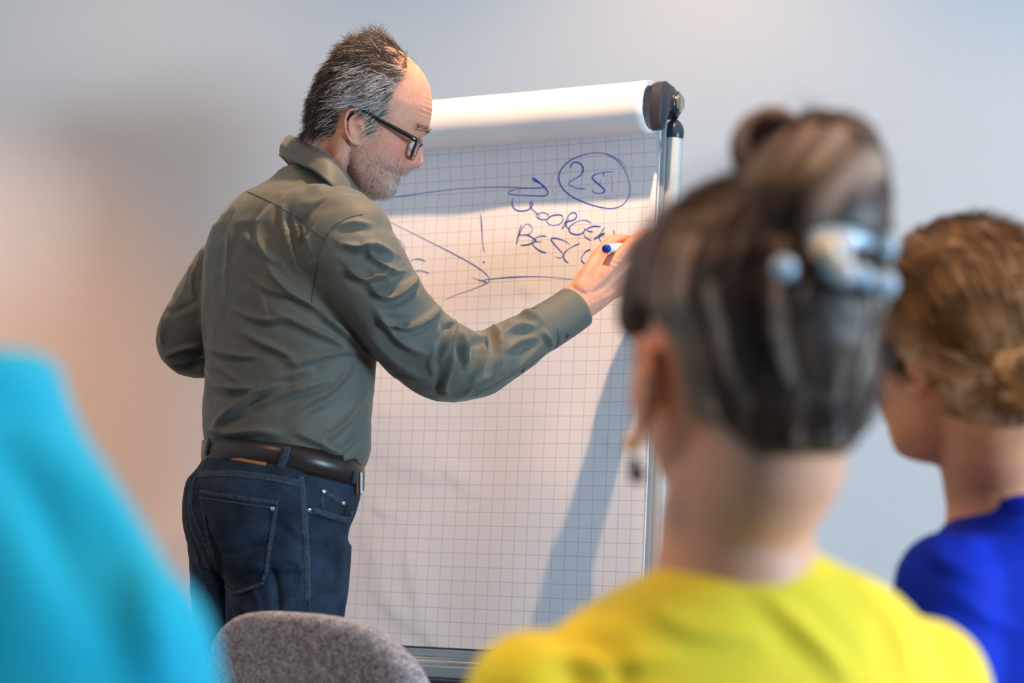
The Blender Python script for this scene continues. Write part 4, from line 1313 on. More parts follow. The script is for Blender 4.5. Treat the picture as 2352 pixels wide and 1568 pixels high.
# eyes
for sd in (-1, 1):
    e = hw_((85.5, sd * 33, 9))
    mk('eyeball', *ellipsoid(e, (.012, .012, .012)), M_eye, bodyo)
    mk('iris', *ellipsoid(e + HR[:, 0] * .0085 - HR[:, 2] * .004, (.0055, .0055, .0055), 16, 10), mat('iris_%s' % ('a' if sd < 0 else 'b'), (0.06, 0.05, 0.04), .1), bodyo)

# ------------------------------------------------------------------ hair of the man
wgt = np.zeros(nh); wgt[:] = np.clip(scalp, 0, 1) * (1 - 0.75 * thin)
wgt[ay > 88] = 0
wgt = np.where(Nn[:nh] @ HR[:, 0] > 0.9, wgt * .3, wgt)
pt, nm = sample_surface(HVh, HFh, wgt, 9500, 11)
pl = local(pt); g = np.random.default_rng(5)
xx, yy, zz = pl.T
side = smoothstep(128, 95, zz)
flow_l = np.stack([-0.9 + 0.25 * (1 - side), np.sign(yy) * 0.02, np.where(zz > 120, -0.05, -0.75)], 1)
flow_l = flow_l + np.stack([noise3(pl / 18, 31), noise3(pl / 18, 32), noise3(pl / 18, 33)], 1) * np.where(zz > 110, .95, .45)[:, None]
flow_l[:, 2] += np.where(zz > 125, .28, 0) * smoothstep(-60, 30, xx)
fw = flow_l @ HR.T
fw = norm(fw - nm * (fw * nm).sum(1, keepdims=True) * .85)
ln = 0.026 + 0.010 * g.random(len(pt)) - 0.010 * smoothstep(20, 0, zz) * smoothstep(-60, -20, xx) + .006 * smoothstep(110, 140, zz)
ln *= 0.75 + 0.25 * smoothstep(46, 20, xx)
silver = smoothstep(122, 92, zz) * smoothstep(-66, -24, xx) * 1.0 + 0.07
isil = g.random(len(pt)) < silver * (0.55 + 0.4 * noise3(pl / 9, 8))
cc = np.where(isil[:, None], np.array([0.72, 0.69, 0.66]) * (0.6 + 0.6 * g.random((len(pt), 1))), np.array([0.075, 0.056, 0.046]) * (0.45 + 0.95 * g.random((len(pt), 1))))
lift = norm(nm * (0.50 + .25 * smoothstep(120, 140, zz))[:, None] + fw * .8)
hv, hf, hc = strands(pt - nm * .001, lift, ln, fw, nseg=6, rad=.00042, curl=.35, colors=cc, seed=3, stiff=.42, wave=.10)
fastmesh('hair', hv, hf, M_hair, man, hc)
# stubble and moustache
wb = np.clip(beard, 0, 1) * (1 - lip)
pt, nm = sample_surface(HVh, HFh, wb, 5200, 12)
pl = local(pt)
cc = np.where(g.random((len(pt), 1)) < (.55 + .25 * smoothstep(30, 80, pl[:, :1])), np.array([0.55, 0.51, 0.48]), np.array([0.16, 0.11, 0.085])) * (0.7 + .5 * g.random((len(pt), 1)))
fl = norm(np.array([0.25, 0, -1.0]) @ HR.T + nm * .25)
bv, bf, bc = strands(pt - nm * .0005, norm(nm * .7 + fl), .0035 + .0045 * g.random(len(pt)) * smoothstep(20, 90, pl[:, 0]), fl, nseg=3, rad=.00021, curl=.5, colors=cc, seed=4)
fastmesh('beard_stubble', bv, bf, M_hair, man, bc)
# eyebrows
we = np.exp(-((z - 40 - 0.0 * ay) / 4.5) ** 2) * smoothstep(8, 14, ay) * smoothstep(62, 50, ay) * smoothstep(70, 85, x)
pt, nm = sample_surface(HVh, HFh, we, 240, 13)
pl = local(pt)
fl = norm(np.stack([-0.2 + 0 * pl[:, 0], np.sign(pl[:, 1]) * .8, .25 + 0 * pl[:, 0]], 1) @ HR.T + nm * .5)
cc = np.array([0.12, 0.09, 0.07]) * (0.6 + 1.2 * g.random((len(pt), 1)))
bv, bf, bc = strands(pt, fl, .011, fl, nseg=4, rad=.0003, curl=.3, colors=cc, seed=6)
fastmesh('eyebrows', bv, bf, M_hair, man, bc)

# ------------------------------------------------------------------ glasses
M_frame = mat('black_acetate', (0.008, 0.008, 0.010), 0.18, spec=0.6, coat=.3)
M_lens = mat('spectacle_lens', (0.96, 0.97, 1.0), 0.0, trans=1.0, ior=1.15)
glasses = root('eyeglasses', "black rectangular eyeglasses on the man's nose and ears", 'glasses', tuple(hw_((105, 0, 0))))
def rim(sd):
    c = np.array([[sd * y_, z_] for y_, z_ in [(9, 18), (12, 23), (30, 24.5), (56, 24.5), (62, 20), (61, 6), (57, -4), (48, -7.5), (26, -7.5), (15, -4), (10, 6)]])
    pts = [(106.5 - 0.0032 * (abs(yv)) ** 2 + 0.10 * (zv - 8), yv, zv - 3) for yv, zv in c]
    p = spline(np.array([hw_(q) for q in pts + pts[:1]]), 60)
    return p
for sd in (-1, 1):
    p = rim(sd)
    mk('rim', *tube(p, .0019, .0025, n=10, up=HR[:, 0]), M_frame, glasses)
    cen = p.mean(0)
    rings = [cen + (p[:-1] - cen) * s for s in (1.0, .6, .25)]
    V, F = loft([r + HR[:, 0] * o for r, o in zip(rings, (0, .0008, .0012))], False, True)
    V, F = evaluate(V, F, [('SOLIDIFY', dict(thickness=0.0014, offset=0))])
    mk('lens', V, F, M_lens, glasses)
    arm = spline(np.array([hw_((96, sd * 64, 17)), hw_((94, sd * 72, 17.5)), hw_((87, sd * 76, 19)), hw_((60, sd * 79, 23)), hw_((25, sd * 81, 28)), hw_((0, sd * 80, 33)), hw_((-16, sd * 78, 28)), hw_((-24, sd * 77, 10))]), 40)
    mk('temple_arm', *tube(arm, np.interp(np.linspace(0, 1, 40), [0, .1, .4, .75, 1], [.0038, .0040, .0036, .0022, .0022]), .0016, n=10, up=HR[:, 2]), M_frame, glasses)
mk('bridge', *tube(spline(np.array([hw_((108.5, -10, 15)), hw_((112, 0, 18)), hw_((108.5, 10, 15))]), 12), .0018, .0024, n=10, up=HR[:, 0]), M_frame, glasses)

# ------------------------------------------------------------------ marker
M_white = mat('white_plastic', (0.86, 0.87, 0.88), 0.3)
M_blue = mat('blue_plastic', (0.006, 0.035, 0.42), 0.3)
pb, ptip = P(1390, 571, 3.427), P(1486, 563, 3.550)
dr = norm(ptip - pb)
marker = root('marker', "white marker with blue end cap in the man's hand", 'marker', tuple(pb))
Lm = np.linalg.norm(ptip - pb)
V, F = tube([pb + dr * s for s in (0.008, .010, .075, .085, .088)], [.0074, .0078, .0078, .0072, .005], n=28); o = mk('barrel', V, F, M_white, marker); sharp(o, 40)
V, F = tube([pb + dr * s for s in (-.0010, 0, .002, .0082)], [.0052, .0066, .0072, .0074], n=28); o = mk('end_cap', V, F, M_blue, marker); sharp(o, 40)
V, F = tube([pb + dr * s for s in (.088, .100, .106, Lm - .012)], [.0056, .0050, .0040, .0030], n=20); o = mk('neck', V, F, M_blue, marker); sharp(o, 40)
mk('nib', *tube([pb + dr * s for s in (Lm - .012, Lm - .002, Lm)], [.0022, .0020, .0008], n=14), M_navy, marker)
MS = Surf(*tube([pb + dr * s for s in (0.008, .075)], .0079, n=28))
pr = MB()
for x0, y0 in ((1401, 575), (1405, 576), (1409, 575.5)):
    h, n = MS.hit(x0, y0)
    if h is not None:
        t = norm(np.cross(n, dr)); pr.add(*box(h + n * .0001, (.0018, .0014, .0002), np.stack([dr, t, n], 1)))
if pr.n:
    mk('print', *pr.out(), mat('grey_print', (0.45, 0.47, 0.52), .6), marker, kind='stuff')
# ------------------------------------------------------------------ grey felt chair and the seated audience
M_felt = mat('grey_wool_felt', (0.36, 0.335, 0.36), 0.95, spec=0.2, noise=[(330, 3, 0.75), (90, 2, 0.30)], bump=[(420, 3, 0.6, 0.002)], sheen=0.2)
M_leg = mat('dark_steel_leg', (0.03, 0.03, 0.032), 0.4, metal=0.6)
M_trousers = mat('charcoal_trousers', (0.03, 0.03, 0.035), 0.8)
M_shoe = mat('black_leather_shoe', (0.015, 0.014, 0.013), 0.4)
M_gold = mat('gold_metal', (0.95, 0.60, 0.28), 0.38, metal=1.0)

def chair_parts(r, base, yaw, top, wid=0.40, dep=0.40):
    """upholstered chair: shell backrest, seat pad, four legs. yaw = direction it faces (from +X)"""
    a = math.radians(yaw)
    f = np.array([math.cos(a), math.sin(a), 0]); l = np.array([-math.sin(a), math.cos(a), 0]); u = np.array([0, 0, 1.0])
    base = np.array(base, float)
    at = lambda x, y, z: base + f * x + l * y + u * z
    # backrest: rounded pillow, wrapped round the sitter
    n, m = 72, 9
    H = top - 0.44
    rings = []
    th = np.linspace(0, 2 * np.pi, n, endpoint=False)
    for k, (s, t) in enumerate([(0.72, 1.0), (0.88, .96), (0.96, .80), (0.995, .45), (1.0, 0), (0.995, -.45), (0.96, -.80), (0.88, -.96), (0.72, -1.0)]):
        c, sn = np.cos(th), np.sin(th)
        p = 3.0
        yy = np.sign(c) * np.abs(c) ** (2 / p) * wid / 2
        zz = np.sign(sn) * np.abs(sn) ** (2 / p) * H / 2
        inset = (1 - s) * 0.09
        yy = yy * (1 - inset / (wid / 2)); zz = zz * (1 - inset / (H / 2))
        wrap = 0.9 * yy ** 2
        x = -dep / 2 + wrap + t * 0.022 - (zz + H / 2) * 0.10
        rings.append(at(0, 0, 0) + np.outer(x, f) + np.outer(yy, l) + np.outer(zz + 0.44 + H / 2, u))
    V, F = loft(rings)
    mk('backrest', V, F, M_felt, r)
    rings = []
    for s, z in [(0.86, 0.405), (0.97, 0.415), (1.0, .435), (1.0, .45), (0.96, .468), (0.85, .475)]:
        c, sn = np.cos(th), np.sin(th)
        x = np.sign(c) * np.abs(c) ** (2 / 3.2) * dep / 2 * s; y = np.sign(sn) * np.abs(sn) ** (2 / 3.2) * wid / 2 * s
        rings.append(base + np.outer(x, f) + np.outer(y, l) + np.outer(np.full(n, z), u))
    mk('seat', *loft(rings), M_felt, r)
    for sx in (-1, 1):
        for sy in (-1, 1):
            mk('leg', *tube([at(sx * dep * .34, sy * wid * .36, .415), at(sx * dep * .42, sy * wid * .42, .2), at(sx * dep * .48, sy * wid * .46, 0.0)], [.013, .011, .009], n=12), M_leg, r)

q = P(722, 1405, 2.72)
chair = root('upholstered_chair', 'empty grey speckled felt chair in front of the man', 'chair', (q[0] - 0.03, 2.72, 0), group='grey felt chairs')
chair_parts(chair, (q[0] + 0.125, 2.88, 0), 52, q[2] + 0.002, 0.42, 0.40)

def ring_at(px, py, Y, hw_px, ratio, yaw, side=0.0, power=2.2, n=80, tilt=0.0):
    """horizontal body section whose outline is hw_px wide on either side of px; yaw = facing direction"""
    a = math.radians(yaw)
    f = np.array([math.cos(a), math.sin(a), 0]); r = np.array([math.sin(a), -math.cos(a), 0])
    c = P(px, py, Y); hw = hw_px / (FPX / Y)
    A = hw / math.sqrt(r[0] ** 2 + (ratio * f[0]) ** 2)
    t = np.linspace(0, 2 * np.pi, n, endpoint=False)
    cs, sn = np.cos(t), np.sin(t)
    cs = np.sign(cs) * np.abs(cs) ** (2 / power); sn = np.sign(sn) * np.abs(sn) ** (2 / power)
    V = c + np.outer(A * cs, r) + np.outer(A * ratio * sn, f)
    V[:, 2] += side * (V[:, 0] - c[0]) - tilt * ((V - c) @ f)
    return V

def sitter_lower(r, hip, yaw, sc=1.0):
    a = math.radians(yaw)
    f = np.array([math.cos(a), math.sin(a), 0]); l = np.array([-math.sin(a), math.cos(a), 0]); u = np.array([0, 0, 1.0])
    mb = MB()
    for s in (-1, 1):
        p0 = hip + l * s * .085 + u * 0.02
        p1 = hip + l * s * .12 + f * .40 + u * 0.03
        p2 = np.array([*(p1 + f * .02)[:2], 0.30]); p3 = np.array([*(p1 + f * .0)[:2], 0.09])
        pt = spline(np.array([[*p0, .088], [*(p0 * .5 + p1 * .5), .078], [*p1, .062], [*p2, .056], [*p3, .046]]), 24)
        mb.add(*capsule(pt[:, :3], pt[:, 3], n=20))
        ft = p3.copy(); ft[2] = .04
        mk('shoe', *capsule(np.array([ft - f * .04 + u * .005, ft + f * .06, ft + f * .15]), [.040, .040, .030], [.036, .042, .038], n=16, up=u), M_shoe, r)
    mb.add(*ellipsoid(hip + u * .06, (.15, .15, .12)))
    V, F = remesh(*mb.out(), .012, 6)
    mk('trousers', V, F, M_trousers, r)

def hair_cap(HV, HF, L, weight, thick, seed):
    """shell of hair lying on the skull"""
    N = vnormals(HV, HF)
    ay_ = np.abs(L[:, 1])
    tk = thick * (1 - .7 * smoothstep(40, 64, ay_) * smoothstep(46, 16, L[:, 2]))
    V = HV + N * (tk * np.sqrt(np.clip(weight, 0, 1)) - 0.002)[:, None]
    keep = weight > 0.03
    F = [f for f in HF if keep[f].all()]
    used = np.unique(np.concatenate([np.array(f) for f in F])); m = -np.ones(len(V), int); m[used] = np.arange(len(used))
    return V[used], [[int(m[i]) for i in f] for f in F], used

def make_head(T, HR, HO, sc, neck_pts, neck_r, vox=.0035, ear=(5, 0, 32, 18)):
    V, F = head_mesh(T, 120, 3.2)
    mb = MB().add(HO + V * sc @ HR.T, F)
    wref = 67 if T is FEM_HEAD else 75
    for s in (-1, 1):
        V2, F2 = ear_mesh(s, (-4, wref + (ear[0] if s > 0 else 1), ear[1]), ear[2] if s > 0 else 28, ear[3] if s > 0 else 15, 8)
        mb.add(HO + V2 * sc @ HR.T, F2)
    p = spline(np.array(neck_pts), 14)
    mb.add(*tube(p, np.interp(np.linspace(0, 1, 14), np.linspace(0, 1, len(neck_r)), neck_r), n=32, up=HR[:, 0]))
    return remesh(*mb.out(), vox, 5)

def skin_colors(n, base):
    return np.tile(np.array(base), (n, 1))

# ---------------------------------------------------------------- woman in yellow
M_skin2 = mat('skin_audience', (0.5, 0.28, 0.2), 0.5, attr=True, noise=[(40, 3, 0.06)], sss=0.12)
M_yellow = mat('yellow_cotton_top', (0.92, 0.74, 0.04), 0.75, spec=0.25, noise=[(400, 2, 0.05)], bump=[(12, 3, 0.25, 0.01), (600, 2, .2, .0008)], sheen=0.3, sheen_tint=(1, 1, .6))
yw = root('person', 'seated woman in a yellow top with dark hair pinned up in a bun', 'person', (P(1690, 1500, 1.45)[0], 1.45, 0))
YR = frame_from(109, 4, 0)
YO = P(1728, 868, 1.40)
yl = lambda v: YO + (np.asarray(v, float) / 1000) @ YR.T
HV, HF = make_head(FEM_HEAD, YR, YO, 1.06, [yl((-18, 0, 0)), yl((-26, 0, -50)), P(1700, 1160, 1.41), P(1690, 1270, 1.42), P(1690, 1400, 1.43)], [.052, .054, .053, .056, .065], ear=(14, -10, 37, 23))
L = (HV - YO) @ YR * 1000 / 1.06
x, y, z = L.T; ay = np.abs(y)
bodyv = MB().add(HV, HF)
for s, hw0 in ((1, 0),):
    bodyv.add(*loft([ring_at(1690, py, 1.43, hw, .5, 108) for py, hw in ((1340, 150), (1450, 330), (1600, 400), (1900, 380), (2400, 330))]))
BV, BF = bodyv.out()
Cs = skin_colors(len(BV), (0.78, 0.39, 0.25))
er = smoothstep(66, 74, ay) * np.exp(-((x + 4) / 24) ** 2 - (z / 38) ** 2)
Cs[:len(HV)] = Cs[:len(HV)] * (1 - er[:, None] * .7) + np.array([0.90, 0.34, 0.18]) * er[:, None] * .7
ybV, ybF, ybC = BV, BF, Cs
hl = -58 + 0.0 * x + 30 * smoothstep(25, 60, ay) + 20 * smoothstep(-20, 10, x)     # nape hairline rises towards the ears
wgt = smoothstep(hl, hl + 14, z) * smoothstep(70, 50, x - 0.28 * (z - 60)) * (1 - smoothstep(.05, .3, er))
wgt = wgt * np.where((ay > 50) & (x > -26) & (z < 34), smoothstep(26, 36, z), 1)
wgt[z < -70] = 0
CV, CF, used = hair_cap(HV, HF, L, wgt, .015, 2)
knot = yl((-62, -28, 128))
def streak_colors(V, target, HRm, O, cols, f=26.0, seed=3, mixr=.35):
    """colours that run along the direction the hair is drawn"""
    d = norm((V - target)); a = np.arctan2(d @ HRm[:, 1], d @ HRm[:, 0]); b = np.arccos(np.clip(d @ HRm[:, 2], -1, 1))
    t = noise3(np.stack([a * f / 3, b * 1.6, np.zeros(len(V))], 1) + 7, seed) * .75 + noise3(np.stack([a * f, b * 2.5, np.zeros(len(V))], 1), seed + 1) * .45
    t = np.clip(t * 1.1 + .45, 0, 1)[:, None]
    c0, c1, c2_ = [np.array(c) for c in cols]
    return np.where(t < .6, c0 * (1 - t / .6) + c1 * (t / .6), c1 * (1 - (t - .6) / .4) + c2_ * ((t - .6) / .4))
M_hair2 = mat('pinned_up_hair', (.05, .03, .02), .45, attr=True, spec=.28)
dark = [(0.018, 0.010, 0.007), (0.095, 0.055, 0.036), (0.38, 0.29, 0.23)]
hy = mk('hair', CV, CF, M_hair2, yw, colors=streak_colors(CV, knot, YR, YO, dark))
Nc = vnormals(CV, CF)
pt, nm = sample_surface(CV, CF, np.ones(len(CV)), 4200, 4)
fl = norm(knot - pt); fl = norm(fl - nm * (fl * nm).sum(1, keepdims=True) * .9)
cc = streak_colors(pt, knot, YR, YO, dark) * (0.8 + .4 * np.random.default_rng(1).random((len(pt), 1)))
sv, sf, scol = strands(pt - nm * .0008, fl, .055, fl - nm * .16, nseg=5, rad=.0006, curl=.04, colors=cc, seed=8)
fastmesh('hair_strands', sv, sf, M_hair, hy, scol)
# bun: a thick twisted rope of hair wound into a knot
def rope(path, rad, twist, seed, cols, nm='bun_coil', parent=None):
    n = 28
    T, A, B = frames(path)
    th = np.linspace(0, 2 * np.pi, n, endpoint=False)
    rings = []; C = []
    k = len(path)
    for i in range(k):
        ph = th + twist * i / k
        r = rad[i] * (1 + .10 * np.sin(5 * ph) + .05 * np.sin(9 * ph + 1))
        rings.append(path[i] + np.outer(r * np.cos(th), A[i]) + np.outer(r * np.sin(th), B[i]))
        t = np.clip(.45 + .55 * noise1(ph * 2.6 + 20, seed) + .25 * noise1(ph * 9 + 20, seed + 1), 0, 1)[:, None]
        c0, c1, c2_ = [np.array(c) for c in cols]
        C.append(np.where(t < .6, c0 * (1 - t / .6) + c1 * t / .6, c1 * (1 - (t - .6) / .4) + c2_ * (t - .6) / .4))
    V, F = loft(rings)
    C = np.vstack(C + [C[0][:1], C[-1][:1]])
    return mk(nm, V, F, M_hair2, parent, colors=C)
bc = P(1868, 400, 1.455)
ex, ez, ey = np.array([1, 0, 0.0]), np.array([0, 0, 1.0]), np.array([0, 1.0, 0])
def coil(R0, R1, turns, tube_r, ph0, depth, seed, cx=0, cz=0):
    t = np.linspace(0, 1, 60)
    a = ph0 + t * turns * 2 * np.pi
    R = R0 + (R1 - R0) * t
    p = bc + np.outer(cx + R * np.cos(a), ex) + np.outer(cz + R * np.sin(a), ez) + np.outer(depth * np.cos(a * .5) - .01 * t, ey)
    return rope(p, tube_r * (1 - .35 * np.abs(2 * t - 1) ** 3), 7, seed, dark, 'bun_coil', hy)
coil(.031, .026, .95, .0245, 2.2, .012, 11)
coil(.016, .014, .9, .0225, .3, .016, 12, .004, -.004)
# loose loop standing up beside the bun
t = np.linspace(0, 1, 40)
lp = P(1772, 345, 1.44) + np.outer(.020 * np.cos(t * 6.6 + 5.6), ex) + np.outer(.023 * np.sin(t * 6.6 + 5.6), ez) + np.outer(.008 * t, ey)
rope(lp, .0100 * (1 - .3 * np.abs(2 * t - 1) ** 2), 5, 14, dark, 'bun_coil', hy)
# base that lifts the hair into the knot
V, F = tube(spline(np.array([yl((-52, -20, 92)), yl((-58, -24, 116)), bc - ez * .02]), 8), np.linspace(.062, .034, 8), n=36)
mk('bun_base', V, F, M_hair2, hy, colors=streak_colors(V, knot, YR, YO, dark))
# flyaway wisps
g = np.random.default_rng(9)
pp = np.vstack([bc + norm(g.normal(size=(90, 3))) * .048, P(1680, 400, 1.41) + g.normal(size=(40, 3)) * np.array([.02, .02, .004])])
dd = norm(pp - bc + g.normal(size=pp.shape) * .03)
sv, sf, scol = strands(pp, dd, .03, dd + g.normal(size=pp.shape) * .6, nseg=6, rad=.00035, curl=.7, colors=np.tile(np.array([[.10, .07, .055]]), (len(pp), 1)), seed=10)
fastmesh('hair_wisps', sv, sf, M_hair, hy, scol)

# yellow top
tab = [(1266, 150, .80), (1280, 178, .78), (1298, 205, .75), (1318, 250, .70), (1347, 312, .62), (1385, 375, .56), (1430, 422, .54), (1475, 457, .53), (1530, 490, .53), (1584, 515, .54), (1660, 545, .55), (1760, 560, .56), (1900, 540, .6), (2150, 480, .68), (2500, 470, .75)]
rg = np.array([ring_at(1688 - 6 * (py > 1350), py, 1.425, hw, k, 108, side=.07 if py > 1300 else .10) for py, hw, k in tab])
rg = np.stack([spline(rg[:, j], 80) for j in range(rg.shape[1])], 1)
tm = MB().add(*loft(rg))
for s in (-1, 1):
    rr = np.array([math.sin(math.radians(108)), -math.cos(math.radians(108)), 0]); ff = np.array([math.cos(math.radians(108)), math.sin(math.radians(108)), 0])
    sh = P(1688, 1590, 1.425) + rr * s * .150
    pth = spline(np.array([[*(sh), .050], [*(sh + rr * s * .022 - [0, 0, .10]), .050], [*(sh + rr * s * .03 + ff * .03 - [0, 0, .20]), .048]]), 14)
    tm.add(*capsule(pth[:, :3], pth[:, 3], n=20))
TV, TF = remesh(*tm.out(), .006, 8)
TV = displace_strokes(TV, TF, [([(1500, 1400), (1600, 1450), (1760, 1460)], 22, .004), ([(1750, 1360), (1880, 1480), (1960, 1568)], 24, .006), ([(1250, 1500), (1400, 1520), (1560, 1500)], 24, .004), ([(1330, 1450), (1420, 1520), (1440, 1600)], 26, -.006), ([(1950, 1320), (2050, 1420), (2100, 1568)], 24, .004)])
ytop = mk('top', TV, TF, M_yellow, yw)
nb = np.array([ring_at(1688, py, 1.425, hw, .80, 108, side=.10) for py, hw in ((1262, 158), (1256, 164), (1264, 172), (1282, 184))])
mk('neckband', *loft(nb, False, False), M_yellow, ytop)
# forearms resting on her lap
for s in (-1, 1):
    sh = P(1688, 1590, 1.425) + rr * s * .150
    e0 = sh + rr * s * .03 + ff * .03 - np.array([0, 0, .20])
    e1 = e0 + ff * .02 - np.array([0, 0, .07]); wv = e1 + ff * .22 - rr * s * .06 - np.array([0, 0, .03])
    dd_ = norm(wv - e1)
    lm = [wv + dd_ * .085 + rr * s * (k - 1.5) * .017 for k in range(4)]
    ch = [([q_, q_ + dd_ * .035 - [0, 0, .006], q_ + dd_ * .06 - [0, 0, .014], q_ + dd_ * .078 - [0, 0, .024]], [.0095, .0085, .008, .0068]) for q_ in lm]
    th_ = ([wv + dd_ * .02 - rr * s * .02, wv + dd_ * .05 - rr * s * .04, wv + dd_ * .08 - rr * s * .045], [.014, .011, .009])
    hmb = hand_mesh(wv, lm, ch, th_)
    pf = spline(np.array([[*e0, .042], [*e1, .038], [*(e1 * .5 + wv * .5), .033], [*wv, .024]]), 14)
    hmb.add(*capsule(pf[:, :3], pf[:, 3], n=18))
    V, F = remesh(*hmb.out(), .004, 4)
    ybV, ybF = MB().add(ybV, ybF).add(V, F).out(); ybC = np.vstack([ybC, skin_colors(len(V), (0.78, 0.39, 0.25))])
mk('body', ybV, ybF, M_skin2, yw, colors=ybC)
hipy = P(1688, 1590, 1.43); hipy[2] = .50
sitter_lower(yw, hipy, 108)
# earrings
mk('earring', *ellipsoid(P(1450, 1018, 1.395), (.0060, .0060, .0060), 18, 12), M_gold, yw, label='small gold ball earring')
mk('earring_drop', *capsule(np.array([P(1455, 1058, 1.405), P(1463, 1092, 1.405)]), [.0035, .006], n=12), M_navy, yw, label='dark drop earring')
mk('earring_drop', *capsule(np.array([P(1906, 1050, 1.375), P(1911, 1098, 1.375)]), [.0022, .0045], n=12), M_navy, yw, label='dark drop earring')

# hair clip: claw clip of clear and pale blue plastic
M_clip = mat('clear_pale_blue_plastic', (0.60, 0.80, 0.95), 0.08, trans=.35, coat=.5)
M_clipw = mat('clear_white_plastic', (0.92, 0.93, 0.95), 0.06, trans=.3, coat=.5)
CSf = Surf(CV, CF)
M_clipg = mat('amber_plastic', (0.85, 0.66, 0.45), 0.2, coat=.5)
def onhair(px, py, off=.004):
    h, n = CSf.hit(px, py)
    return (P(px, py, 1.33) if h is None else h + n * off), (np.array([0, -1, 0.0]) if n is None else n)
clip = root('hair_clip', 'pale blue and clear claw clip holding the bun', 'hair clip', tuple(onhair(1910, 620)[0]))
bar = np.array([onhair(px, py, .011)[0] for px, py in ((1885, 640), (1915, 645), (1950, 655), (2005, 668))])
mk('lower_jaw', *capsule(spline(bar, 20), .0045, .004, n=14), M_clip, clip)
bar2 = np.array([onhair(px, py, .012)[0] for px, py in ((1860, 575), (1900, 566), (1950, 572), (2005, 590))])
mk('upper_jaw', *capsule(spline(bar2, 18), .0060, .004, n=14), M_clip, clip)
for px, py, r_, m_ in ((1796, 634, .0085, M_clip), (1878, 596, .010, M_clipg), (1905, 590, .010, M_clipw), (1910, 642, .0095, M_clipw), (1990, 665, .009, M_clip), (1992, 585, .009, M_clip), (1945, 650, .008, M_clip)):
    c_, n_ = onhair(px, py, .014)
    mk('bead', *ellipsoid(c_, (r_, r_, r_), 20, 14), m_, clip)

# ---------------------------------------------------------------- woman in blue
M_bluetop = mat('royal_blue_top', (0.0, 0.020, 0.40), 0.75, spec=.2, noise=[(300, 2, .06)], bump=[(14, 3, .3, .012)])
bw = root('person', 'woman in a royal blue top with streaked blonde hair tied back low', 'person', (P(2330, 1500, 1.95)[0], 1.95, 0))
BR = frame_from(127, 6, 0)
BO = P(2226, 842, 1.92)
bl = lambda v: BO + (np.asarray(v, float) / 1000 * 1.04) @ BR.T
HV, HF = make_head(FEM_HEAD, BR, BO, 1.04, [bl((-18, 0, 0)), bl((-28, 0, -50)), P(2288, 1060, 1.94), P(2312, 1150, 1.95), P(2325, 1300, 1.96)], [.052, .052, .053, .060, .07])
L = (HV - BO) @ BR * 1000 / 1.04
x, y, z = L.T; ay = np.abs(y)
mbb = MB().add(HV, HF)
mbb.add(*loft([ring_at(2330, py, 1.96, hw, .6, 135) for py, hw in ((1180, 90), (1300, 200), (1500, 230), (1800, 210), (2300, 190))]))
BV, BF = mbb.out()
Cs = skin_colors(len(BV), (0.80, 0.36, 0.19))
er = smoothstep(66, 74, ay) * np.exp(-((x + 4) / 24) ** 2 - (z / 38) ** 2)
Cs[:len(HV)] = Cs[:len(HV)] * (1 - er[:, None] * .5) + np.array([0.60, 0.20, 0.11]) * er[:, None] * .5
ybV, ybF, ybC = BV, BF, Cs
hl = -66 + 14 * smoothstep(30, 62, ay) + 22 * smoothstep(-25, 5, x)
wgt = smoothstep(hl, hl + 14, z) * smoothstep(66, 46, x - 0.3 * (z - 50))
wgt = wgt * np.where((ay > 50) & (x > -14) & (z < 12), smoothstep(-2, 12, z), 1)
CV, CF, used = hair_cap(HV, HF, L, wgt, .018, 2)
tie = P(2340, 872, 1.825)
blond = [(0.10, 0.050, 0.018), (0.42, 0.21, 0.07), (0.86, 0.64, 0.40)]
hb_ = mk('hair', CV, CF, M_hair2, bw, colors=streak_colors(CV, tie, BR, BO, blond, f=34, seed=21))
pt, nm = sample_surface(CV, CF, np.ones(len(CV)), 5200, 6)
fl = norm(tie - pt); fl = norm(fl - nm * (fl * nm).sum(1, keepdims=True) * .95)
cc = streak_colors(pt, tie, BR, BO, blond, f=34, seed=21) * (.8 + .4 * np.random.default_rng(2).random((len(pt), 1)))
sv, sf, scol = strands(pt - nm * .0005, norm(fl + nm * .10), .070, fl - nm * .10, nseg=6, rad=.00055, curl=.08, colors=cc, seed=18)
fastmesh('hair_strands', sv, sf, M_hair, hb_, scol)
for k, (r0, ph) in enumerate(((.020, 0), (.014, 2.2))):
    t = np.linspace(0, 1, 44)
    a = ph + t * 5.6
    p_ = tie + np.array([.004, -.016, 0]) + np.outer(r0 * np.cos(a), ex) + np.outer(r0 * np.sin(a), ez) + np.outer(.012 * np.sin(a * .5), ey)
    rope(p_, .016 * (1 - .3 * np.abs(2 * t - 1) ** 3), 6, 30 + k, blond, 'bun_coil', hb_)
mk('earring', *ellipsoid(P(2090, 896, 1.885), (.0034, .0034, .0034), 16, 10), M_gold, bw, label='small gold stud earring')
# lashes of the left eye
mk('eyelashes', *tube(spline(np.array([bl((84, 24, 12)), bl((90, 34, 13)), bl((82, 46, 10))]), 8), .0016, n=8), M_navy, bw)
tab = [(1075, 112, .85), (1100, 128, .82), (1135, 150, .78), (1170, 182, .72), (1205, 214, .68), (1240, 240, .65), (1290, 258, .63), (1360, 268, .63), (1450, 276, .64), (1568, 284, .66), (1800, 290, .7), (2100, 300, .75), (2350, 300, .8)]
rg = np.array([ring_at(2352 - 10 * (py > 1150), py, 1.955, hw, k, 135, side=.30 if py < 1140 else .22 - .0006 * min(py - 1140, 300), tilt=.0) for py, hw, k in tab])
rg = np.stack([spline(rg[:, j], 80) for j in range(rg.shape[1])], 1)
tm = MB().add(*loft(rg))
r2 = np.array([math.sin(math.radians(135)), -math.cos(math.radians(135)), 0]); f2 = np.array([math.cos(math.radians(135)), math.sin(math.radians(135)), 0])
cen = P(2342, 1330, 1.955)
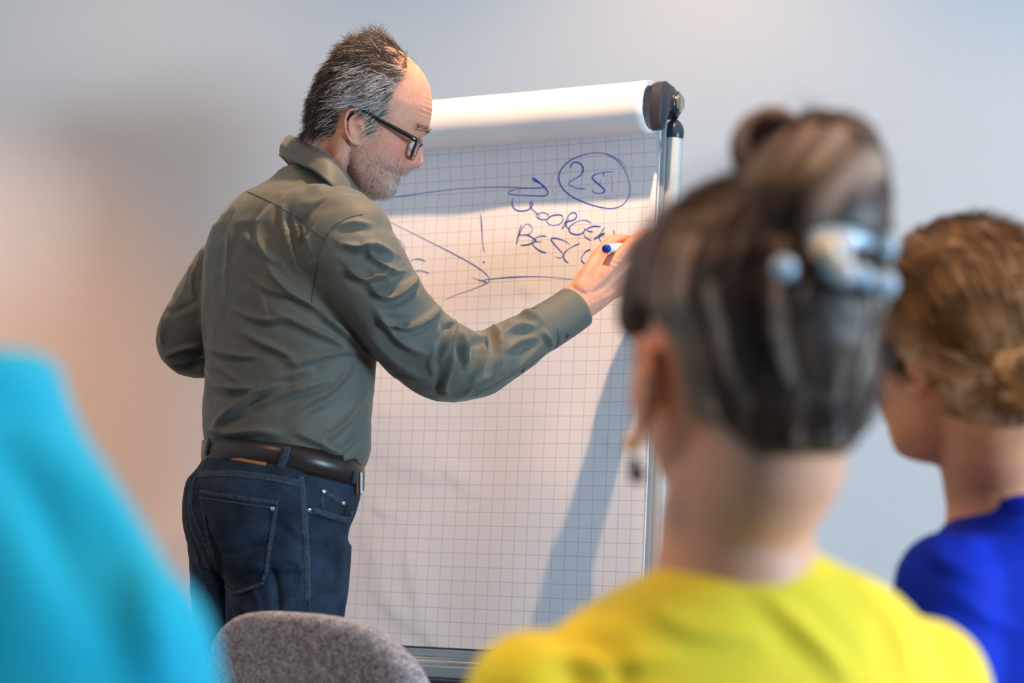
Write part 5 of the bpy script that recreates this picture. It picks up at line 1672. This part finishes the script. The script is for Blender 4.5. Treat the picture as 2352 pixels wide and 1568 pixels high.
for s in (-1, 1):
    sh = cen + r2 * s * .125
    pth = spline(np.array([[*sh, .052], [*(sh + r2 * s * .02 - [0, 0, .12]), .050], [*(sh + r2 * s * .025 + f2 * .04 - [0, 0, .24]), .045], [*(sh + f2 * .16 - [0, 0, .30]), .040], [*(sh + f2 * .25 - r2 * s * .06 - [0, 0, .31]), .033]]), 24)
    tm.add(*capsule(pth[:, :3], pth[:, 3], n=20))
TV, TF = remesh(*tm.out(), .006, 8)
TV = displace_strokes(TV, TF, [([(2180, 1180), (2230, 1230), (2300, 1250)], 16, .006), ([(2110, 1240), (2170, 1290), (2260, 1320)], 18, .005), ([(2230, 1130), (2290, 1150), (2350, 1140)], 14, .005), ([(2190, 1360), (2270, 1420), (2340, 1440)], 18, .005)])
btop = mk('top', TV, TF, M_bluetop, bw)
for s in (-1, 1):
    sh = cen + r2 * s * .125
    wv = sh + f2 * .25 - r2 * s * .06 - np.array([0, 0, .31]); dd_ = norm(f2 - r2 * s * .4)
    lm = [wv + dd_ * .085 + np.cross(dd_, [0, 0, 1]) * (k - 1.5) * .017 for k in range(4)]
    ch = [([q_, q_ + dd_ * .035 - [0, 0, .006], q_ + dd_ * .06 - [0, 0, .014], q_ + dd_ * .078 - [0, 0, .024]], [.0095, .0085, .008, .0068]) for q_ in lm]
    th_ = ([wv + dd_ * .02 + [0, 0, .012], wv + dd_ * .05 + [0, 0, .022], wv + dd_ * .08 + [0, 0, .018]], [.014, .011, .009])
    hmb = hand_mesh(wv, lm, ch, th_); V, F = remesh(*hmb.out(), .004, 4)
    ybV, ybF = MB().add(ybV, ybF).add(V, F).out(); ybC = np.vstack([ybC, skin_colors(len(V), (0.80, 0.36, 0.19))])
mk('body', ybV, ybF, M_skin2, bw, colors=ybC)
hipb = P(2330, 1330, 1.96); hipb[2] = .50
sitter_lower(bw, hipb, 135)

# ---------------------------------------------------------------- person in turquoise at the edge of the picture
M_cyan = mat('turquoise_cotton_shirt', (0.003, 0.40, 0.58), 0.75, spec=.25, noise=[(300, 2, .05)], bump=[(10, 2, .2, .012)], sheen=.25, sheen_tint=(.6, 1, 1))
cw = root('person', 'person in a bright turquoise shirt close to the camera, seen from behind', 'person', (P(-430, 1500, 1.02)[0], 1.02, 0))
YAWC = 72
tab = [(806, 500, .75), (814, 535, .72), (832, 556, .70), (870, 572, .68), (930, 590, .66), (990, 620, .64), (1060, 668, .62), (1130, 718, .60), (1210, 768, .58), (1290, 818, .57), (1390, 866, .56), (1480, 897, .56), (1568, 925, .57), (1700, 950, .6), (2000, 960, .62), (2500, 900, .68), (3100, 800, .8)]
rg = np.array([ring_at(-420, py, 1.02, hw, k, YAWC) for py, hw, k in tab])
rg = np.stack([spline(rg[:, j], 90) for j in range(rg.shape[1])], 1)
tm = MB().add(*loft(rg))
r3 = np.array([math.sin(math.radians(YAWC)), -math.cos(math.radians(YAWC)), 0]); f3 = np.array([math.cos(math.radians(YAWC)), math.sin(math.radians(YAWC)), 0])
cen = P(-420, 1500, 1.02)
arms = []
for s in (-1, 1):
    sh = cen + r3 * s * .165
    pth = spline(np.array([[*sh, .055], [*(sh + r3 * s * .02 - [0, 0, .12]), .055], [*(sh + r3 * s * .02 + f3 * .03 - [0, 0, .24]), .048], [*(sh + f3 * .14 - [0, 0, .28]), .042], [*(sh + f3 * .24 - r3 * s * .05 - [0, 0, .28]), .036]]), 24)
    tm.add(*capsule(pth[:, :3], pth[:, 3], n=20)); arms.append(pth[-1, :3])
TV, TF = remesh(*tm.out(), .007, 6)
TV = displace_strokes(TV, TF, [([(60, 960), (140, 1060), (250, 1180), (330, 1350), (380, 1568)], 60, .008), ([(-20, 1000), (100, 1150), (180, 1350)], 60, -.006), ([(20, 860), (90, 900), (130, 980)], 40, .004)])
ctop = mk('shirt', TV, TF, M_cyan, cw)
CR = frame_from(78, 8, 0)
CO = P(-560, 330, 1.06)
clc = lambda v: CO + (np.asarray(v, float) / 1000) @ CR.T
HV, HF = make_head(MAN_HEAD, CR, CO, .95, [clc((-18, 0, 0)), clc((-28, 0, -50)), P(-500, 720, 1.04), P(-450, 830, 1.03), P(-430, 1000, 1.02)], [.056, .056, .056, .060, .066])
L = (HV - CO) @ CR * 1000 / .95
x, y, z = L.T; ay = np.abs(y)
mbb = MB().add(HV, HF).add(*loft([ring_at(-420, py, 1.02, hw, .5, YAWC) for py, hw in ((950, 330), (1200, 560), (1700, 760), (2600, 700), (3000, 600))]))
for s, wv in zip((-1, 1), arms):
    dd_ = norm(f3 - r3 * s * .4)
    lm = [wv + dd_ * .085 + np.cross(dd_, [0, 0, 1]) * (k - 1.5) * .018 for k in range(4)]
    ch = [([q_, q_ + dd_ * .035 - [0, 0, .006], q_ + dd_ * .06 - [0, 0, .014], q_ + dd_ * .078 - [0, 0, .024]], [.010, .009, .0085, .007]) for q_ in lm]
    th_ = ([wv + dd_ * .02 + [0, 0, .012], wv + dd_ * .05 + [0, 0, .022], wv + dd_ * .08 + [0, 0, .018]], [.014, .011, .009])
    V, F = remesh(*hand_mesh(wv, lm, ch, th_).out(), .004, 4)
    mbb.add(V, F)
BV, BF = mbb.out()
mk('body', BV, BF, M_skin2, cw, colors=skin_colors(len(BV), (0.50, 0.28, 0.19)))
wgt = smoothstep(-30, -14, z) * smoothstep(60, 40, x - .3 * (z - 60)) * np.where((ay > 50) & (x > -30) & (z < 32), smoothstep(24, 34, z), 1)
CV, CF, used = hair_cap(HV, HF, L, wgt, .012, 2)
hc_ = mk('hair', CV, CF, M_hair2, cw, colors=streak_colors(CV, clc((-20, 0, 150)), CR, CO, dark, f=40, seed=41))
pt, nm = sample_surface(CV, CF, np.ones(len(CV)), 3500, 16)
fl = norm(np.array([-.5, 0, -.8]) @ CR.T + nm * .1); fl = norm(fl - nm * (fl * nm).sum(1, keepdims=True) * .9)
sv, sf, scol = strands(pt - nm * .001, norm(fl + nm * .3), .024, fl, nseg=5, rad=.0005, curl=.25, colors=np.array([.06, .036, .024]) * (.6 + .8 * np.random.default_rng(3).random((len(pt), 1))), seed=28)
fastmesh('hair_strands', sv, sf, M_hair, hc_, scol)
hipc = P(-420, 1500, 1.02); hipc[2] = .50
sitter_lower(cw, hipc, YAWC)

for hip, yaw, who in ((hipy, 108, 'the woman in yellow'), (hipb, 135, 'the woman in blue'), (hipc, YAWC, 'the person in turquoise')):
    a = math.radians(yaw)
    bp = np.array([hip[0] + .05 * math.cos(a), hip[1] + .05 * math.sin(a), 0])
    cr_ = root('upholstered_chair', 'grey speckled felt chair that %s sits on' % who, 'chair', tuple(bp), group='grey felt chairs')
    chair_parts(cr_, bp, yaw, .76, .42, .52)
